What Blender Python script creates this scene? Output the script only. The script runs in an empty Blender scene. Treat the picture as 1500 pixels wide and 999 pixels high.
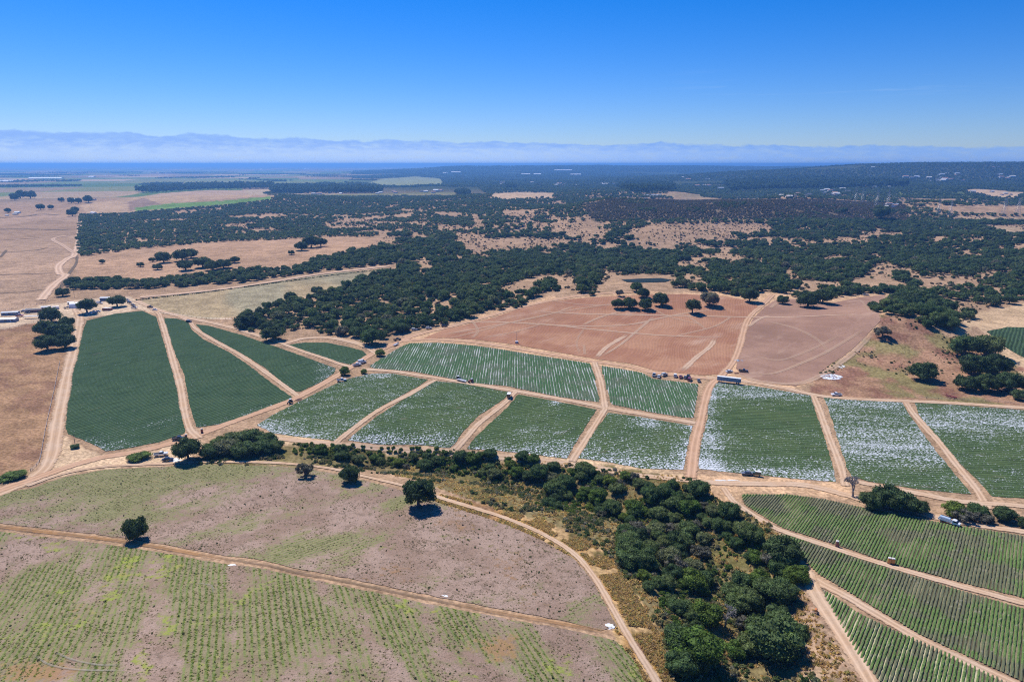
import bpy, bmesh, math, random
import numpy as np
from mathutils import Vector, Matrix

random.seed(7)
RNG = np.random.default_rng(11)
R = math.radians
sc = bpy.context.scene
COL = sc.collection

# ------------------------------------------------------------------ camera, sky, sun, exposure
CAM_H = 150.0
PITCH = math.atan((499.5 - 240.5) / 1000.0)
cam = bpy.data.cameras.new('camera')
cam.sensor_width = 36.0
cam.lens = 24.0
cam.clip_start = 1.0
cam.clip_end = 150000.0
cam_o = bpy.data.objects.new('camera', cam)
COL.objects.link(cam_o)
cam_o.location = (0, 0, CAM_H)
cam_o.rotation_euler = (R(90) - PITCH, 0, 0)
sc.camera = cam_o

SUN_EL = R(52)
SUN_AZ = math.atan2(-0.54, 0.84)            # from +Y towards +X
TO_SUN = Vector((math.sin(SUN_AZ) * math.cos(SUN_EL), math.cos(SUN_AZ) * math.cos(SUN_EL), math.sin(SUN_EL)))
sun = bpy.data.lights.new('sun', 'SUN')
sun.energy = 4.6
sun.angle = R(0.53)
sun.color = (1.0, 0.96, 0.90)
sun_o = bpy.data.objects.new('sun', sun)
COL.objects.link(sun_o)
sun_o.rotation_euler = TO_SUN.to_track_quat('Z', 'Y').to_euler()
sun_o.location = (0, 0, 500)

sc.view_settings.view_transform = 'Standard'
sc.view_settings.look = 'None'
sc.view_settings.exposure = 0.25
sc.view_settings.gamma = 1.0
sc.cycles.max_bounces = 5
sc.cycles.diffuse_bounces = 2
sc.cycles.transparent_max_bounces = 12
sc.cycles.volume_bounces = 0
sc.cycles.use_denoising = False
sc.cycles.filter_width = 1.1

world = bpy.data.worlds.new('World')
sc.world = world
world.use_nodes = True


class NT:
    """small helper to write node trees"""
    def __init__(self, tree, boost=1.75):
        self.t = tree
        self.boost = boost          # stretches the contrast of noise

    def new(self, typ, **props):
        n = self.t.nodes.new(typ)
        for k, v in props.items():
            setattr(n, k, v)
        return n

    def put(self, sock, val):
        if val is None:
            return
        if isinstance(val, bpy.types.NodeSocket):
            self.t.links.new(val, sock)
        else:
            if isinstance(val, (tuple, list)) and len(val) == 3 and sock.type == 'RGBA':
                val = (*val, 1.0)
            sock.default_value = val

    def math(self, op, a, b=None, c=None, clamp=False):
        n = self.new('ShaderNodeMath', operation=op, use_clamp=clamp)
        self.put(n.inputs[0], a)
        self.put(n.inputs[1], b)
        self.put(n.inputs[2], c)
        return n.outputs[0]

    def mix(self, f, a, b, blend='MIX'):
        n = self.new('ShaderNodeMix', data_type='RGBA', blend_type=blend)
        n.clamp_factor = True
        self.put(n.inputs[0], f)
        self.put(n.inputs[6], a)
        self.put(n.inputs[7], b)
        return n.outputs[2]

    def noise(self, vec, scale, detail=2.0, rough=0.5, dist=0.0):
        n = self.new('ShaderNodeTexNoise')
        self.put(n.inputs['Vector'], vec)
        n.inputs['Scale'].default_value = scale
        n.inputs['Detail'].default_value = detail
        n.inputs['Roughness'].default_value = rough
        n.inputs['Distortion'].default_value = dist
        if self.boost == 1.0:
            return n.outputs[0]
        return self.math('MULTIPLY_ADD', n.outputs[0], self.boost, 0.5 - 0.5 * self.boost, clamp=True)

    def sstep(self, v, lo, hi, a=0.0, b=1.0):
        n = self.new('ShaderNodeMapRange', interpolation_type='SMOOTHSTEP')
        self.put(n.inputs[0], v)
        self.put(n.inputs[1], lo)
        self.put(n.inputs[2], hi)
        self.put(n.inputs[3], a)
        self.put(n.inputs[4], b)
        return n.outputs[0]

    def mapping(self, vec, rot=0.0, scale=(1, 1, 1)):
        if rot:                                   # turn first, then stretch along the turned axes
            n = self.new('ShaderNodeMapping')
            self.put(n.inputs['Vector'], vec)
            n.inputs['Rotation'].default_value = (0, 0, rot)
            vec = n.outputs[0]
            if tuple(scale) == (1, 1, 1):
                return vec
        n = self.new('ShaderNodeMapping')
        self.put(n.inputs['Vector'], vec)
        n.inputs['Scale'].default_value = scale
        return n.outputs[0]

    def attr(self, name, out='Fac'):
        n = self.new('ShaderNodeAttribute', attribute_name=name)
        return n.outputs[out]

    def obj(self):
        return self.new('ShaderNodeTexCoord').outputs['Object']

    def ramp(self, f, stops):
        n = self.new('ShaderNodeValToRGB')
        cr = n.color_ramp
        while len(cr.elements) < len(stops):
            cr.elements.new(0.5)
        for e, (p, c) in zip(cr.elements, stops):
            e.position = p
            e.color = (*c, 1)
        self.put(n.inputs[0], f)
        return n.outputs[0]


def build_world():
    w = NT(world.node_tree, 1.0)
    for n in list(w.t.nodes):
        w.t.nodes.remove(n)
    sky = w.new('ShaderNodeTexSky', sky_type='NISHITA')
    sky.sun_disc = False
    sky.sun_elevation = SUN_EL
    sky.sun_rotation = SUN_AZ
    sky.altitude = 200
    sky.air_density = 1.0
    sky.dust_density = 0.15
    sky.ozone_density = 2.5
    hs = w.new('ShaderNodeHueSaturation')
    hs.inputs['Hue'].default_value = 0.5
    hs.inputs['Saturation'].default_value = 1.25
    hs.inputs['Value'].default_value = 1.0
    w.put(hs.inputs['Color'], w.mix(1.0, sky.outputs[0], (0.72, 0.88, 1.36), 'MULTIPLY'))
    tc = w.new('ShaderNodeTexCoord').outputs['Generated']
    sep = w.new('ShaderNodeSeparateXYZ')
    w.put(sep.inputs[0], tc)
    x, y, z = sep.outputs
    # far marine fog bank lying along the horizon all round: a lumpy top edge, paler towards its foot
    base = w.mapping(tc, 0, (20, 20, 34))
    n1 = w.noise(base, 1.0, 5, 0.55)
    n2 = w.noise(w.mapping(tc, 0, (45, 45, 190)), 1.0, 4, 0.6)
    top = w.math('ADD', 0.0295, w.math('MULTIPLY', w.math('SUBTRACT', n1, 0.5), 0.021))
    top = w.math('SUBTRACT', top, w.math('MULTIPLY', x, 0.0150))
    d = w.math('SUBTRACT', top, z)
    m = w.sstep(d, -0.0008, 0.0022)
    thin = w.sstep(n2, 0.3, 0.6, 0.70, 1.0)
    m = w.math('MULTIPLY', m, thin)
    side = w.sstep(x, -0.15, 0.55)
    low = w.sstep(w.math('ADD', z, w.math('MULTIPLY', w.math('SUBTRACT', n2, 0.5), 0.020)), 0.031, 0.012)
    c_top = w.mix(side, (3.1, 5.4, 11.0), (1.7, 3.9, 9.9))
    c_low = w.mix(side, (5.2, 7.3, 11.6), (2.3, 4.7, 10.5))
    cc = w.mix(low, c_top, c_low)
    col = w.mix(w.math('MULTIPLY', m, w.sstep(x, 0.1, 0.7, 0.92, 0.66)), hs.outputs[0], cc)
    # a few thin cirrus wisps
    ci = w.noise(w.mapping(tc, 0.2, (3.5, 3.5, 60)), 1.0, 4, 0.65)
    band = w.math('MULTIPLY', w.sstep(z, 0.075, 0.095), w.sstep(z, 0.13, 0.105))
    ci = w.math('MULTIPLY', w.math('MULTIPLY', w.sstep(ci, 0.56, 0.75), band), w.sstep(x, 0.15, 0.5, 0.0, 0.35))
    col = w.mix(ci, col, (6.5, 8.2, 10.5))
    bg = w.new('ShaderNodeBackground')
    w.put(bg.inputs[0], col)
    bg.inputs[1].default_value = 0.075
    out = w.new('ShaderNodeOutputWorld')
    w.t.links.new(bg.outputs[0], out.inputs[0])


build_world()


def build_haze():
    m = bpy.data.materials.new('air_haze')
    m.use_nodes = True
    t = m.node_tree
    t.nodes.remove(t.nodes['Principled BSDF'])
    v = t.nodes.new('ShaderNodeVolumePrincipled')
    v.inputs['Color'].default_value = (0.20, 0.49, 1.0, 1)
    v.inputs['Density'].default_value = 0.85e-4
    v.inputs['Anisotropy'].default_value = 0.35
    t.links.new(v.outputs[0], t.nodes['Material Output'].inputs['Volume'])
    me = bpy.data.meshes.new('haze')
    a, z0, z1 = 61000.0, -60.0, 176.0
    bm = bmesh.new()
    bmesh.ops.create_cube(bm, size=1.0)
    bmesh.ops.scale(bm, verts=bm.verts, vec=(2 * a, 2 * a, z1 - z0))
    bmesh.ops.translate(bm, verts=bm.verts, vec=(0, 0, (z0 + z1) / 2))
    for k in range(-60, 61, 4):
        for n in ((1, 0, 0), (0, 1, 0)):
            bmesh.ops.bisect_plane(bm, geom=bm.verts[:] + bm.edges[:] + bm.faces[:], plane_co=(k * 1000.0 * n[0], k * 1000.0 * n[1], 0), plane_no=n)
    bm.to_mesh(me)
    bm.free()
    me.materials.append(m)
    o = bpy.data.objects.new('haze', me)
    COL.objects.link(o)
    o['kind'] = 'stuff'


build_haze()

# ------------------------------------------------------------------ terrain height
CP, SP = math.cos(PITCH), math.sin(PITCH)


def flat(u, v, z=0.0):
    a = (np.asarray(u, float) - 750) / 1000
    b = (499.5 - np.asarray(v, float)) / 1000
    Y = CP + b * SP
    Z = -SP + b * CP
    t = (z - CAM_H) / Z
    return a * t, Y * t


def proj(x, y, z):
    """world point -> position in the photograph (1500 x 999)"""
    z = z - CAM_H
    f = np.maximum(y * CP - z * SP, 1.0)
    up = y * SP + z * CP
    return 750 + 1000 * x / f, 499.5 - 1000 * up / f


def hash2(i, j, s):
    i = i.astype(np.int64); j = j.astype(np.int64)
    n = (i * 374761393 + j * 668265263 + s * 982451653) & 0x7fffffff
    n = ((n ^ (n >> 13)) * 1274126177) & 0x7fffffff
    n = n ^ (n >> 16)
    return (n & 0xffff) / 65535.0


def vnoise(x, y, s=0):
    x = np.asarray(x, float); y = np.asarray(y, float)
    i = np.floor(x); j = np.floor(y)
    fx = x - i; fy = y - j
    fx = fx * fx * (3 - 2 * fx); fy = fy * fy * (3 - 2 * fy)
    a = hash2(i, j, s); b = hash2(i + 1, j, s); c = hash2(i, j + 1, s); d = hash2(i + 1, j + 1, s)
    return (a * (1 - fx) + b * fx) * (1 - fy) + (c * (1 - fx) + d * fx) * fy


def fbm(x, y, wl, s=0, o=3):
    r = 0; a = 0.5; t = 0
    for k in range(o):
        r = r + a * vnoise(x / wl, y / wl, s + k * 7)
        t += a; a *= 0.5; wl = wl / 2.03
    return r / t


def ss(v, a, b):
    t = np.clip((v - a) / (b - a), 0, 1)
    return t * t * (3 - 2 * t)


RAV = np.stack(flat([560, 650, 750, 880, 975, 1045, 1085, 1105, 1120], [664, 672, 692, 725, 775, 840, 920, 1010, 1200]), 1)


def dist_poly(x, y, P):
    d = np.full(np.shape(x), 1e9)
    for (ax, ay), (bx, by) in zip(P[:-1], P[1:]):
        dx, dy = bx - ax, by - ay
        t = np.clip(((x - ax) * dx + (y - ay) * dy) / (dx * dx + dy * dy), 0, 1)
        d = np.minimum(d, np.hypot(x - ax - t * dx, y - ay - t * dy))
    return d


def G(x, y, cx, cy, sx, sy, a):
    return a * np.exp(-((x - cx) / sx) ** 2 - ((y - cy) / sy) ** 2)


def H(x, y):
    x = np.asarray(x, float); y = np.asarray(y, float)
    z = G(x, y, -80, 120, 125, 110, 20)
    z = z - 8 * np.exp(-(dist_poly(x, y, RAV) / 20) ** 2) * ss(y, 60, 140)
    z = z + G(x, y, 190, 210, 90, 90, 5)
    z = z + G(x, y, 150, 770, 260, 130, 15) + G(x, y, 345, 590, 80, 62, 21)
    z = z + G(x, y, -330, 1150, 260, 260, 10)
    yy = np.maximum(y, 1.0)
    ang = x / yy
    ramp = ss(y, 850, 1500)
    left = ss(ang, -0.60, -0.42)
    far = ss(y, 2600, 4200)
    hill = (fbm(x, y, 520, 3, 3) - 0.42) * 78 + (fbm(x, y, 190, 9, 2) - 0.5) * 30
    leftc = 0.25 + 0.75 * ss(ang, -0.22, 0.0)
    z = z + ramp * left * leftc * hill * (1 - 0.70 * far) * ss(25000 - np.hypot(x, y), 0, 12000)
    z = z + G(x, y, 620, 2050, 520, 260, 16) + G(x, y, 1250, 2050, 420, 250, 10)
    z = z + G(x, y, -1150, 2800, 650, 330, 26)
    rr = ss(ang, 0.05, 0.40)
    z = z + rr * (G(0, y, 0, 3900, 1, 800, 22) * (0.6 + 0.8 * fbm(x, y, 1500, 21, 3)))
    z = z + ss(ang, 0.05, 0.62) * G(0, y, 0, 6300, 1, 1250, 168) * (0.80 + 0.36 * fbm(x, y, 1500, 31, 3))
    z = z + ss(ang, -0.30, -0.05) * G(0, y, 0, 12500, 1, 2400, 108) * (0.85 + 0.3 * fbm(x, y, 2200, 35, 3))
    return np.where(z > 140, 140 + 18 * np.tanh((z - 140) / 18), z)


_T = np.geomspace(70, 60000, 700)


def ground(u, v):
    """where the view ray through a photo position meets the terrain"""
    u = np.atleast_1d(np.asarray(u, float)); v = np.atleast_1d(np.asarray(v, float))
    a = (u - 750) / 1000; b = (499.5 - v) / 1000
    D = np.stack([a, CP + b * SP, -SP + b * CP], 1)
    res = np.zeros((len(u), 3))
    for k in range(len(u)):
        X = D[k][None, :] * _T[:, None]
        below = (CAM_H + X[:, 2]) < H(X[:, 0], X[:, 1])
        i = int(np.argmax(below)) if below.any() else len(_T) - 1
        lo, hi = _T[max(i - 1, 0)], _T[i]
        for _ in range(3):
            tt = np.linspace(lo, hi, 12)
            Q = D[k][None, :] * tt[:, None]
            bb = (CAM_H + Q[:, 2]) < H(Q[:, 0], Q[:, 1])
            j = int(np.argmax(bb)) if bb.any() else 11
            lo, hi = tt[max(j - 1, 0)], tt[j]
        t = (lo + hi) / 2
        x, y = D[k][0] * t, D[k][1] * t
        res[k] = (x, y, float(H(x, y)))
    return res


def inpoly(u, v, P):
    u = np.asarray(u); v = np.asarray(v)
    c = np.zeros(u.shape, bool)
    n = len(P)
    for i in range(n):
        x1, y1 = P[i]; x2, y2 = P[(i + 1) % n]
        if y1 == y2:
            continue
        k = (y1 > v) != (y2 > v)
        c ^= k & (u < (x2 - x1) * (v - y1) / (y2 - y1) + x1)
    return c


# ------------------------------------------------------------------ materials
def material(name, rough=0.9, spec=0.2):
    m = bpy.data.materials.new(name)
    m.use_nodes = True
    t = NT(m.node_tree)
    b = m.node_tree.nodes['Principled BSDF']
    b.inputs['Roughness'].default_value = rough
    b.inputs['Specular IOR Level'].default_value = spec
    return m, t, b


def paint(name, col, rough=0.5, metal=0.0, vary=0.12, spec=0.4):
    m, t, b = material(name, rough, spec)
    b.inputs['Metallic'].default_value = metal
    n = t.noise(t.obj(), 1.3, 3, 0.6)
    t.put(b.inputs['Base Color'], t.mix(t.sstep(n, 0.3, 0.75, 0, vary), col, tuple(c * 0.55 + 0.08 for c in col)))
    return m


def bump(t, b, h, strength, dist):
    n = t.new('ShaderNodeBump')
    n.inputs['Strength'].default_value = strength
    n.inputs['Distance'].default_value = dist
    t.put(n.inputs['Height'], h)
    t.put(b.inputs['Normal'], n.outputs[0])


def mat_terrain():
    m, t, b = material('dry_ground', 1.0, 0.0)
    o = t.obj()
    col = t.attr('Col', 'Color')
    n1 = t.noise(o, 0.55, 4, 0.65)
    n2 = t.noise(o, 0.06, 4, 0.6)
    n3 = t.noise(o, 0.009, 3, 0.55)
    f = t.sstep(n1, 0.28, 0.72, 0.70, 1.22)
    f = t.math('MULTIPLY', f, t.sstep(n2, 0.3, 0.7, 0.84, 1.13))
    f = t.math('MULTIPLY', f, t.sstep(n3, 0.3, 0.7, 0.92, 1.07))
    cc = t.new('ShaderNodeCombineColor')
    for i in range(3):
        t.put(cc.inputs[i], f)
    c = t.mix(1.0, t.mix(1.0, col, (1.04, 0.97, 0.80), 'MULTIPLY'), cc.outputs[0], 'MULTIPLY')
    # straw and litter: reddish / pale blotches
    n4 = t.noise(t.mapping(o, 0.6, (1, 2.2, 1)), 0.22, 4, 0.7)
    c = t.mix(t.sstep(n4, 0.58, 0.75, 0, 0.35), c, t.mix(1.0, c, (0.72, 0.56, 0.55), 'MULTIPLY'))
    c = t.mix(t.sstep(n4, 0.42, 0.27, 0, 0.30), c, t.mix(1.0, c, (1.25, 1.22, 1.15), 'MULTIPLY'))
    t.put(b.inputs['Base Color'], c)
    bump(t, b, n1, 0.5, 0.35)
    return m


def mat_road(name, c1, c2, alpha_soft=True):
    m, t, b = material(name, 1.0, 0.0)
    o = t.obj()
    ac = t.attr('across')          # 0 centre .. 1 edge
    n1 = t.noise(o, 0.9, 4, 0.65)
    n2 = t.noise(o, 0.09, 3, 0.6)
    c = t.mix(t.sstep(n2, 0.35, 0.65), c1, c2)
    c = t.mix(t.sstep(n1, 0.35, 0.8, 0, 0.45), c, tuple(x * 0.72 for x in c1))
    wheel = t.math('ABSOLUTE', t.math('SUBTRACT', ac, 0.42))
    c = t.mix(t.sstep(wheel, 0.20, 0.02, 0, 0.6), c, tuple(min(1, x * 1.25) for x in c1))
    c = t.mix(t.sstep(t.math('ADD', ac, t.math('MULTIPLY', t.noise(o, 0.12, 3), 0.25)), 0.32, 0.12, 0, 0.35), c, tuple(x * 0.62 for x in c2))
    c = t.mix(t.sstep(t.noise(o, 0.03, 3, 0.6), 0.6, 0.95, 0, 0.4), c, tuple(x * 0.7 for x in c2))
    t.put(b.inputs['Base Color'], c)
    if alpha_soft:
        e = t.math('ADD', ac, t.math('MULTIPLY', t.math('SUBTRACT', t.noise(o, 0.33, 5, 0.75), 0.5), 0.75))
        al = t.sstep(e, 1.05, 0.70)
        tr = t.attr('fade')
        t.put(b.inputs['Alpha'], t.math('MULTIPLY', al, tr))
    bump(t, b, n1, 0.4, 0.15)
    return m


def mat_crop(name, heading, spacing, g1, g2, soil=(0.30, 0.22, 0.17), contrast=0.55, plastic=(0.62, 0.64, 0.68)):
    """rows of low green plants in beds under torn white plastic; 'white' vertex attribute = how much plastic shows"""
    m, t, b = material(name, 1.0, 0.0)
    o = t.obj()
    r = t.mapping(o, heading, (1, 1, 1))      # rows now run along local y
    sp = t.new('ShaderNodeSeparateXYZ')
    t.put(sp.inputs[0], r)
    x = sp.outputs[0]
    wob = t.math('ADD', x, t.math('MULTIPLY', t.noise(o, 0.05, 2), 1.0))
    s = t.math('SINE', t.math('MULTIPLY', wob, 2 * math.pi / spacing))
    gap = t.sstep(s, 0.35, -0.75, 0, contrast)          # furrow
    n2 = t.noise(o, 0.035, 3, 0.6)
    n1 = t.noise(o, 1.4, 3, 0.7)
    green = t.mix(t.sstep(n2, 0.35, 0.65), g1, g2)
    green = t.mix(t.sstep(n1, 0.35, 0.75, 0, 0.65), green, tuple(c * 1.9 for c in g1))
    n5 = t.noise(t.mapping(o, heading, (1.0, 0.16, 1)), 0.42, 4, 0.75)
    green = t.mix(t.sstep(n5, 0.55, 0.85, 0, 0.35), green, (0.125, 0.125, 0.080))
    green = t.mix(t.sstep(n5, 0.47, 0.30, 0, 0.6), green, tuple(c * 0.55 for c in g1))
    c = t.mix(gap, green, tuple(c * 0.45 for c in g1))
    # thin plants: soil seen between
    n3 = t.noise(t.mapping(o, heading, (1, 0.35, 1)), 0.11, 4, 0.65)
    c = t.mix(t.sstep(n3, 0.72, 0.95, 0, 0.28), c, soil)
    # torn plastic, stretched along the rows
    pn = t.noise(t.mapping(o, heading, (1.0, 0.6, 1)), 1.5, 2, 0.6)
    wh = t.attr('white')
    big = t.noise(t.mapping(o, heading, (1, 0.22, 1)), 0.13, 3, 0.6)
    amt = t.math('ADD', t.math('ADD', wh, t.math('MULTIPLY', t.sstep(wh, 0.12, 0.25), 0.14)), t.math('MULTIPLY', t.math('SUBTRACT', big, 0.5), 0.60))
    th = t.math('SUBTRACT', 0.93, t.math('MULTIPLY', amt, 0.46))
    d = t.math('SUBTRACT', pn, th)
    pm = t.sstep(d, -0.02, 0.10)
    pm = t.math('MULTIPLY', pm, 0.92)
    c = t.mix(pm, c, plastic)
    t.put(b.inputs['Base Color'], c)
    bump(t, b, s, 0.55, 0.25)
    return m


def mat_tilled(name, c1, c2, heading, spacing=2.6):
    m, t, b = material(name, 1.0, 0.0)
    o = t.obj()
    warp = t.noise(o, 0.006, 2)
    vec = t.mapping(o, heading, (1, 1, 1))
    sp = t.new('ShaderNodeSeparateXYZ')
    t.put(sp.inputs[0], vec)
    x = t.math('ADD', sp.outputs[0], t.math('MULTIPLY', warp, 45.0))
    s = t.math('SINE', t.math('MULTIPLY', x, 2 * math.pi / spacing))
    s2 = t.math('SINE', t.math('MULTIPLY', x, 2 * math.pi / (spacing * 5.3)))
    n1 = t.noise(o, 0.02, 4, 0.6)
    n2 = t.noise(o, 0.5, 4, 0.65)
    c = t.mix(t.sstep(n1, 0.32, 0.68), c1, c2)
    c = t.mix(t.sstep(s, -0.2, 1, 0, 0.06), c, tuple(v * 0.6 for v in c1))
    c = t.mix(t.sstep(s2, 0.2, 1, 0, 0.10), c, tuple(min(1, v * 1.3) for v in c2))
    c = t.mix(t.sstep(n2, 0.4, 0.8, 0, 0.35), c, tuple(v * 0.7 for v in c1))
    c = t.mix(t.sstep(t.noise(o, 0.012, 3, 0.6), 0.45, 0.95, 0, 0.55), c, tuple(v * 0.66 for v in c1))
    pn = t.noise(t.mapping(o, 0.9, (1, 0.3, 1)), 0.05, 5, 0.7)
    c = t.mix(t.sstep(pn, 0.55, 1.0, 0, 0.45), c, (0.62, 0.44, 0.32))
    t.put(b.inputs['Base Color'], c)
    bump(t, b, t.math('ADD', t.math('MULTIPLY', s, 0.4), n2), 0.5, 0.2)
    return m


def mat_weedy(name, heading, spacing):
    """bare pinkish field soil with ribbons and patches of weeds; patch masks are vertex attributes"""
    m, t, b = material(name, 1.0, 0.0)
    o = t.obj()
    n_f = t.noise(o, 1.8, 4, 0.7)
    n_m = t.noise(o, 0.35, 4, 0.65)
    n_l = t.noise(o, 0.05, 3, 0.6)
    soil = t.mix(t.sstep(n_l, 0.35, 0.65), (0.305, 0.206, 0.150), (0.385, 0.270, 0.205))
    soil = t.mix(t.sstep(n_m, 0.50, 0.72, 0, 0.6), soil, (0.18, 0.125, 0.09))
    soil = t.mix(t.sstep(n_f, 0.5, 0.8, 0, 0.75), soil, (0.125, 0.10, 0.07))
    soil = t.mix(t.sstep(t.noise(o, 1.1, 3, 0.8), 0.60, 0.85, 0, 0.45), soil, (0.50, 0.40, 0.32))
    gm = t.attr('green')
    r = t.mapping(o, heading, (1, 1, 1))
    sp = t.new('ShaderNodeSeparateXYZ')
    t.put(sp.inputs[0], r)
    x = t.math('ADD', sp.outputs[0], t.math('MULTIPLY', t.noise(o, 0.04, 2), 1.2))
    s = t.math('SINE', t.math('MULTIPLY', x, 2 * math.pi / spacing))
    row = t.sstep(s, -0.1, 0.8)
    olive = t.mix(t.sstep(n_m, 0.35, 0.65), (0.195, 0.178, 0.085), (0.295, 0.250, 0.130))
    lush = t.mix(t.sstep(n_f, 0.35, 0.7), (0.120, 0.165, 0.050), (0.25, 0.285, 0.090))
    cover = t.math('ADD', gm, t.math('MULTIPLY', t.math('SUBTRACT', n_m, 0.5), 0.8))
    c = t.mix(t.sstep(cover, 0.22, 0.8, 0, 0.78), soil, olive)
    rowm = t.math('MULTIPLY', row, t.sstep(t.math('ADD', cover, t.math('MULTIPLY', t.math('SUBTRACT', n_f, 0.5), 0.7)), 0.42, 0.75, 0, 0.85))
    c = t.mix(rowm, c, lush)
    c = t.mix(t.sstep(t.math('ADD', t.attr('yellow'), t.math('MULTIPLY', t.math('SUBTRACT', n_m, 0.5), 0.8)), 0.45, 0.8, 0, 0.8), c, (0.30, 0.345, 0.055))
    c = t.mix(t.sstep(t.math('ADD', t.attr('rust'), t.math('MULTIPLY', t.math('SUBTRACT', n_m, 0.5), 0.9)), 0.45, 0.8, 0, 0.75), c, (0.36, 0.205, 0.10))
    t.put(b.inputs['Base Color'], c)
    bump(t, b, t.math('ADD', n_f, n_m), 0.6, 0.35)
    return m


def mat_leaf(name, stops, var=0.35, rough=0.75, trans=0.30):
    m, t, b = material(name, rough, 0.15)
    oi = t.new('ShaderNodeObjectInfo').outputs['Random']
    c = t.ramp(oi, stops)
    n = t.noise(t.obj(), 3.2, 3, 0.7)
    k = t.sstep(n, 0.3, 0.7, 1 - var, 1 + var)
    cc = t.new('ShaderNodeCombineColor')
    for i in range(3):
        t.put(cc.inputs[i], k)
    c = t.mix(1.0, c, cc.outputs[0], 'MULTIPLY')
    t.put(b.inputs['Base Color'], c)
    tr = t.new('ShaderNodeBsdfTranslucent')
    t.put(tr.inputs[0], t.mix(1.0, c, (1.25, 1.2, 0.7), 'MULTIPLY'))
    ms = t.new('ShaderNodeMixShader')
    ms.inputs[0].default_value = trans
    t.t.links.new(b.outputs[0], ms.inputs[1]); t.t.links.new(tr.outputs[0], ms.inputs[2])
    t.t.links.new(ms.outputs[0], m.node_tree.nodes['Material Output'].inputs['Surface'])
    return m


M = {}
M['terrain'] = mat_terrain()
M['road'] = mat_road('pale_dirt_road', (0.56, 0.395, 0.265), (0.53, 0.345, 0.21))
M['road_red'] = mat_road('ochre_dirt_road', (0.54, 0.34, 0.215), (0.50, 0.30, 0.18))
M['track'] = mat_road('faint_track', (0.60, 0.42, 0.29), (0.58, 0.38, 0.25))
M['trunk'] = paint('oak_bark', (0.10, 0.085, 0.07), 0.9)
M['grey_twig'] = paint('bare_grey_twigs', (0.30, 0.275, 0.25), 0.9)
M['leaf_oak'] = mat_leaf('oak_leaves', [(0, (0.082, 0.142, 0.044)), (0.35, (0.101, 0.157, 0.057)), (0.7, (0.130, 0.183, 0.063)), (0.93, (0.166, 0.208, 0.075)), (1, (0.221, 0.205, 0.134))])
M['leaf_dark'] = mat_leaf('dark_oak_leaves', [(0, (0.059, 0.099, 0.038)), (0.5, (0.076, 0.118, 0.044)), (1, (0.095, 0.137, 0.050))])
M['leaf_bright'] = mat_leaf('bright_leaves', [(0, (0.103, 0.176, 0.034)), (0.6, (0.145, 0.212, 0.041)), (1, (0.194, 0.249, 0.046))])
M['leaf_scrub'] = mat_leaf('scrub_leaves', [(0, (0.16, 0.20, 0.06)), (0.3, (0.26, 0.26, 0.12)), (0.5, (0.34, 0.27, 0.15)), (0.75, (0.14, 0.20, 0.055)), (0.9, (0.40, 0.37, 0.29)), (1, (0.12, 0.16, 0.05))])
M['leaf_chap'] = mat_leaf('chaparral_leaves', [(0, (0.112, 0.120, 0.068)), (0.5, (0.158, 0.132, 0.090)), (1, (0.195, 0.158, 0.112))])
M['leaf_grey'] = mat_leaf('grey_leaves', [(0, (0.138, 0.138, 0.100)), (1, (0.213, 0.200, 0.156))])
M['grass_dry'] = mat_leaf('dry_grass', trans=0.5, stops=[(0, (0.552, 0.408, 0.228)), (0.35, (0.720, 0.552, 0.324)), (0.6, (0.456, 0.312, 0.180)), (0.85, (0.432, 0.408, 0.192)), (1, (0.672, 0.456, 0.228))])
M['weed'] = mat_leaf('field_weeds', trans=0.5, stops=[(0, (0.17, 0.25, 0.06)), (0.5, (0.24, 0.31, 0.075)), (1, (0.34, 0.38, 0.09))])
M['weed_dark'] = mat_leaf('dark_weeds', [(0, (0.162, 0.203, 0.074)), (0.6, (0.230, 0.257, 0.095)), (1, (0.324, 0.257, 0.162))])
M['leaf_row'] = mat_leaf('crop_row_leaves', [(0, (0.065, 0.115, 0.040)), (0.5, (0.080, 0.130, 0.045)), (1, (0.105, 0.145, 0.055))], 0.45)
M['leaf_row_far'] = mat_leaf('strawberry_row_leaves', [(0, (0.055, 0.115, 0.050)), (0.5, (0.066, 0.130, 0.052)), (1, (0.080, 0.140, 0.056))], 0.45)


# ------------------------------------------------------------------ object helpers
def tag(o, label=None, cat=None, group=None, kind=None):
    if label: o['label'] = label
    if cat: o['category'] = cat
    if group: o['group'] = group
    if kind: o['kind'] = kind
    return o


def empty(name, loc, rz=0.0):
    o = bpy.data.objects.new(name, None)
    COL.objects.link(o)
    o.location = loc
    o.rotation_euler = (0, 0, rz)
    o.empty_display_size = 0.5
    return o


def mesh_obj(name, verts, faces, mat, parent=None, attrs=None, smooth=False):
    me = bpy.data.meshes.new(name)
    me.from_pydata([tuple(v) for v in verts], [], faces)
    me.update()
    for k, a in (attrs or {}).items():
        at = me.attributes.new(k, 'FLOAT', 'POINT')
        at.data.foreach_set('value', np.asarray(a, np.float32))
    if smooth:
        me.polygons.foreach_set('use_smooth', [True] * len(me.polygons))
    if mat: me.materials.append(mat)
    o = bpy.data.objects.new(name, me)
    COL.objects.link(o)
    if parent: o.parent = parent
    return o


def bm_obj(name, bm, mat, parent=None, link=True, smooth=False):
    me = bpy.data.meshes.new(name)
    bm.normal_update()
    bm.to_mesh(me)
    bm.free()
    if smooth:
        me.polygons.foreach_set('use_smooth', [True] * len(me.polygons))
    me.materials.append(mat)
    o = bpy.data.objects.new(name, me)
    if link:
        COL.objects.link(o)
    if parent: o.parent = parent
    return o


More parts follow.
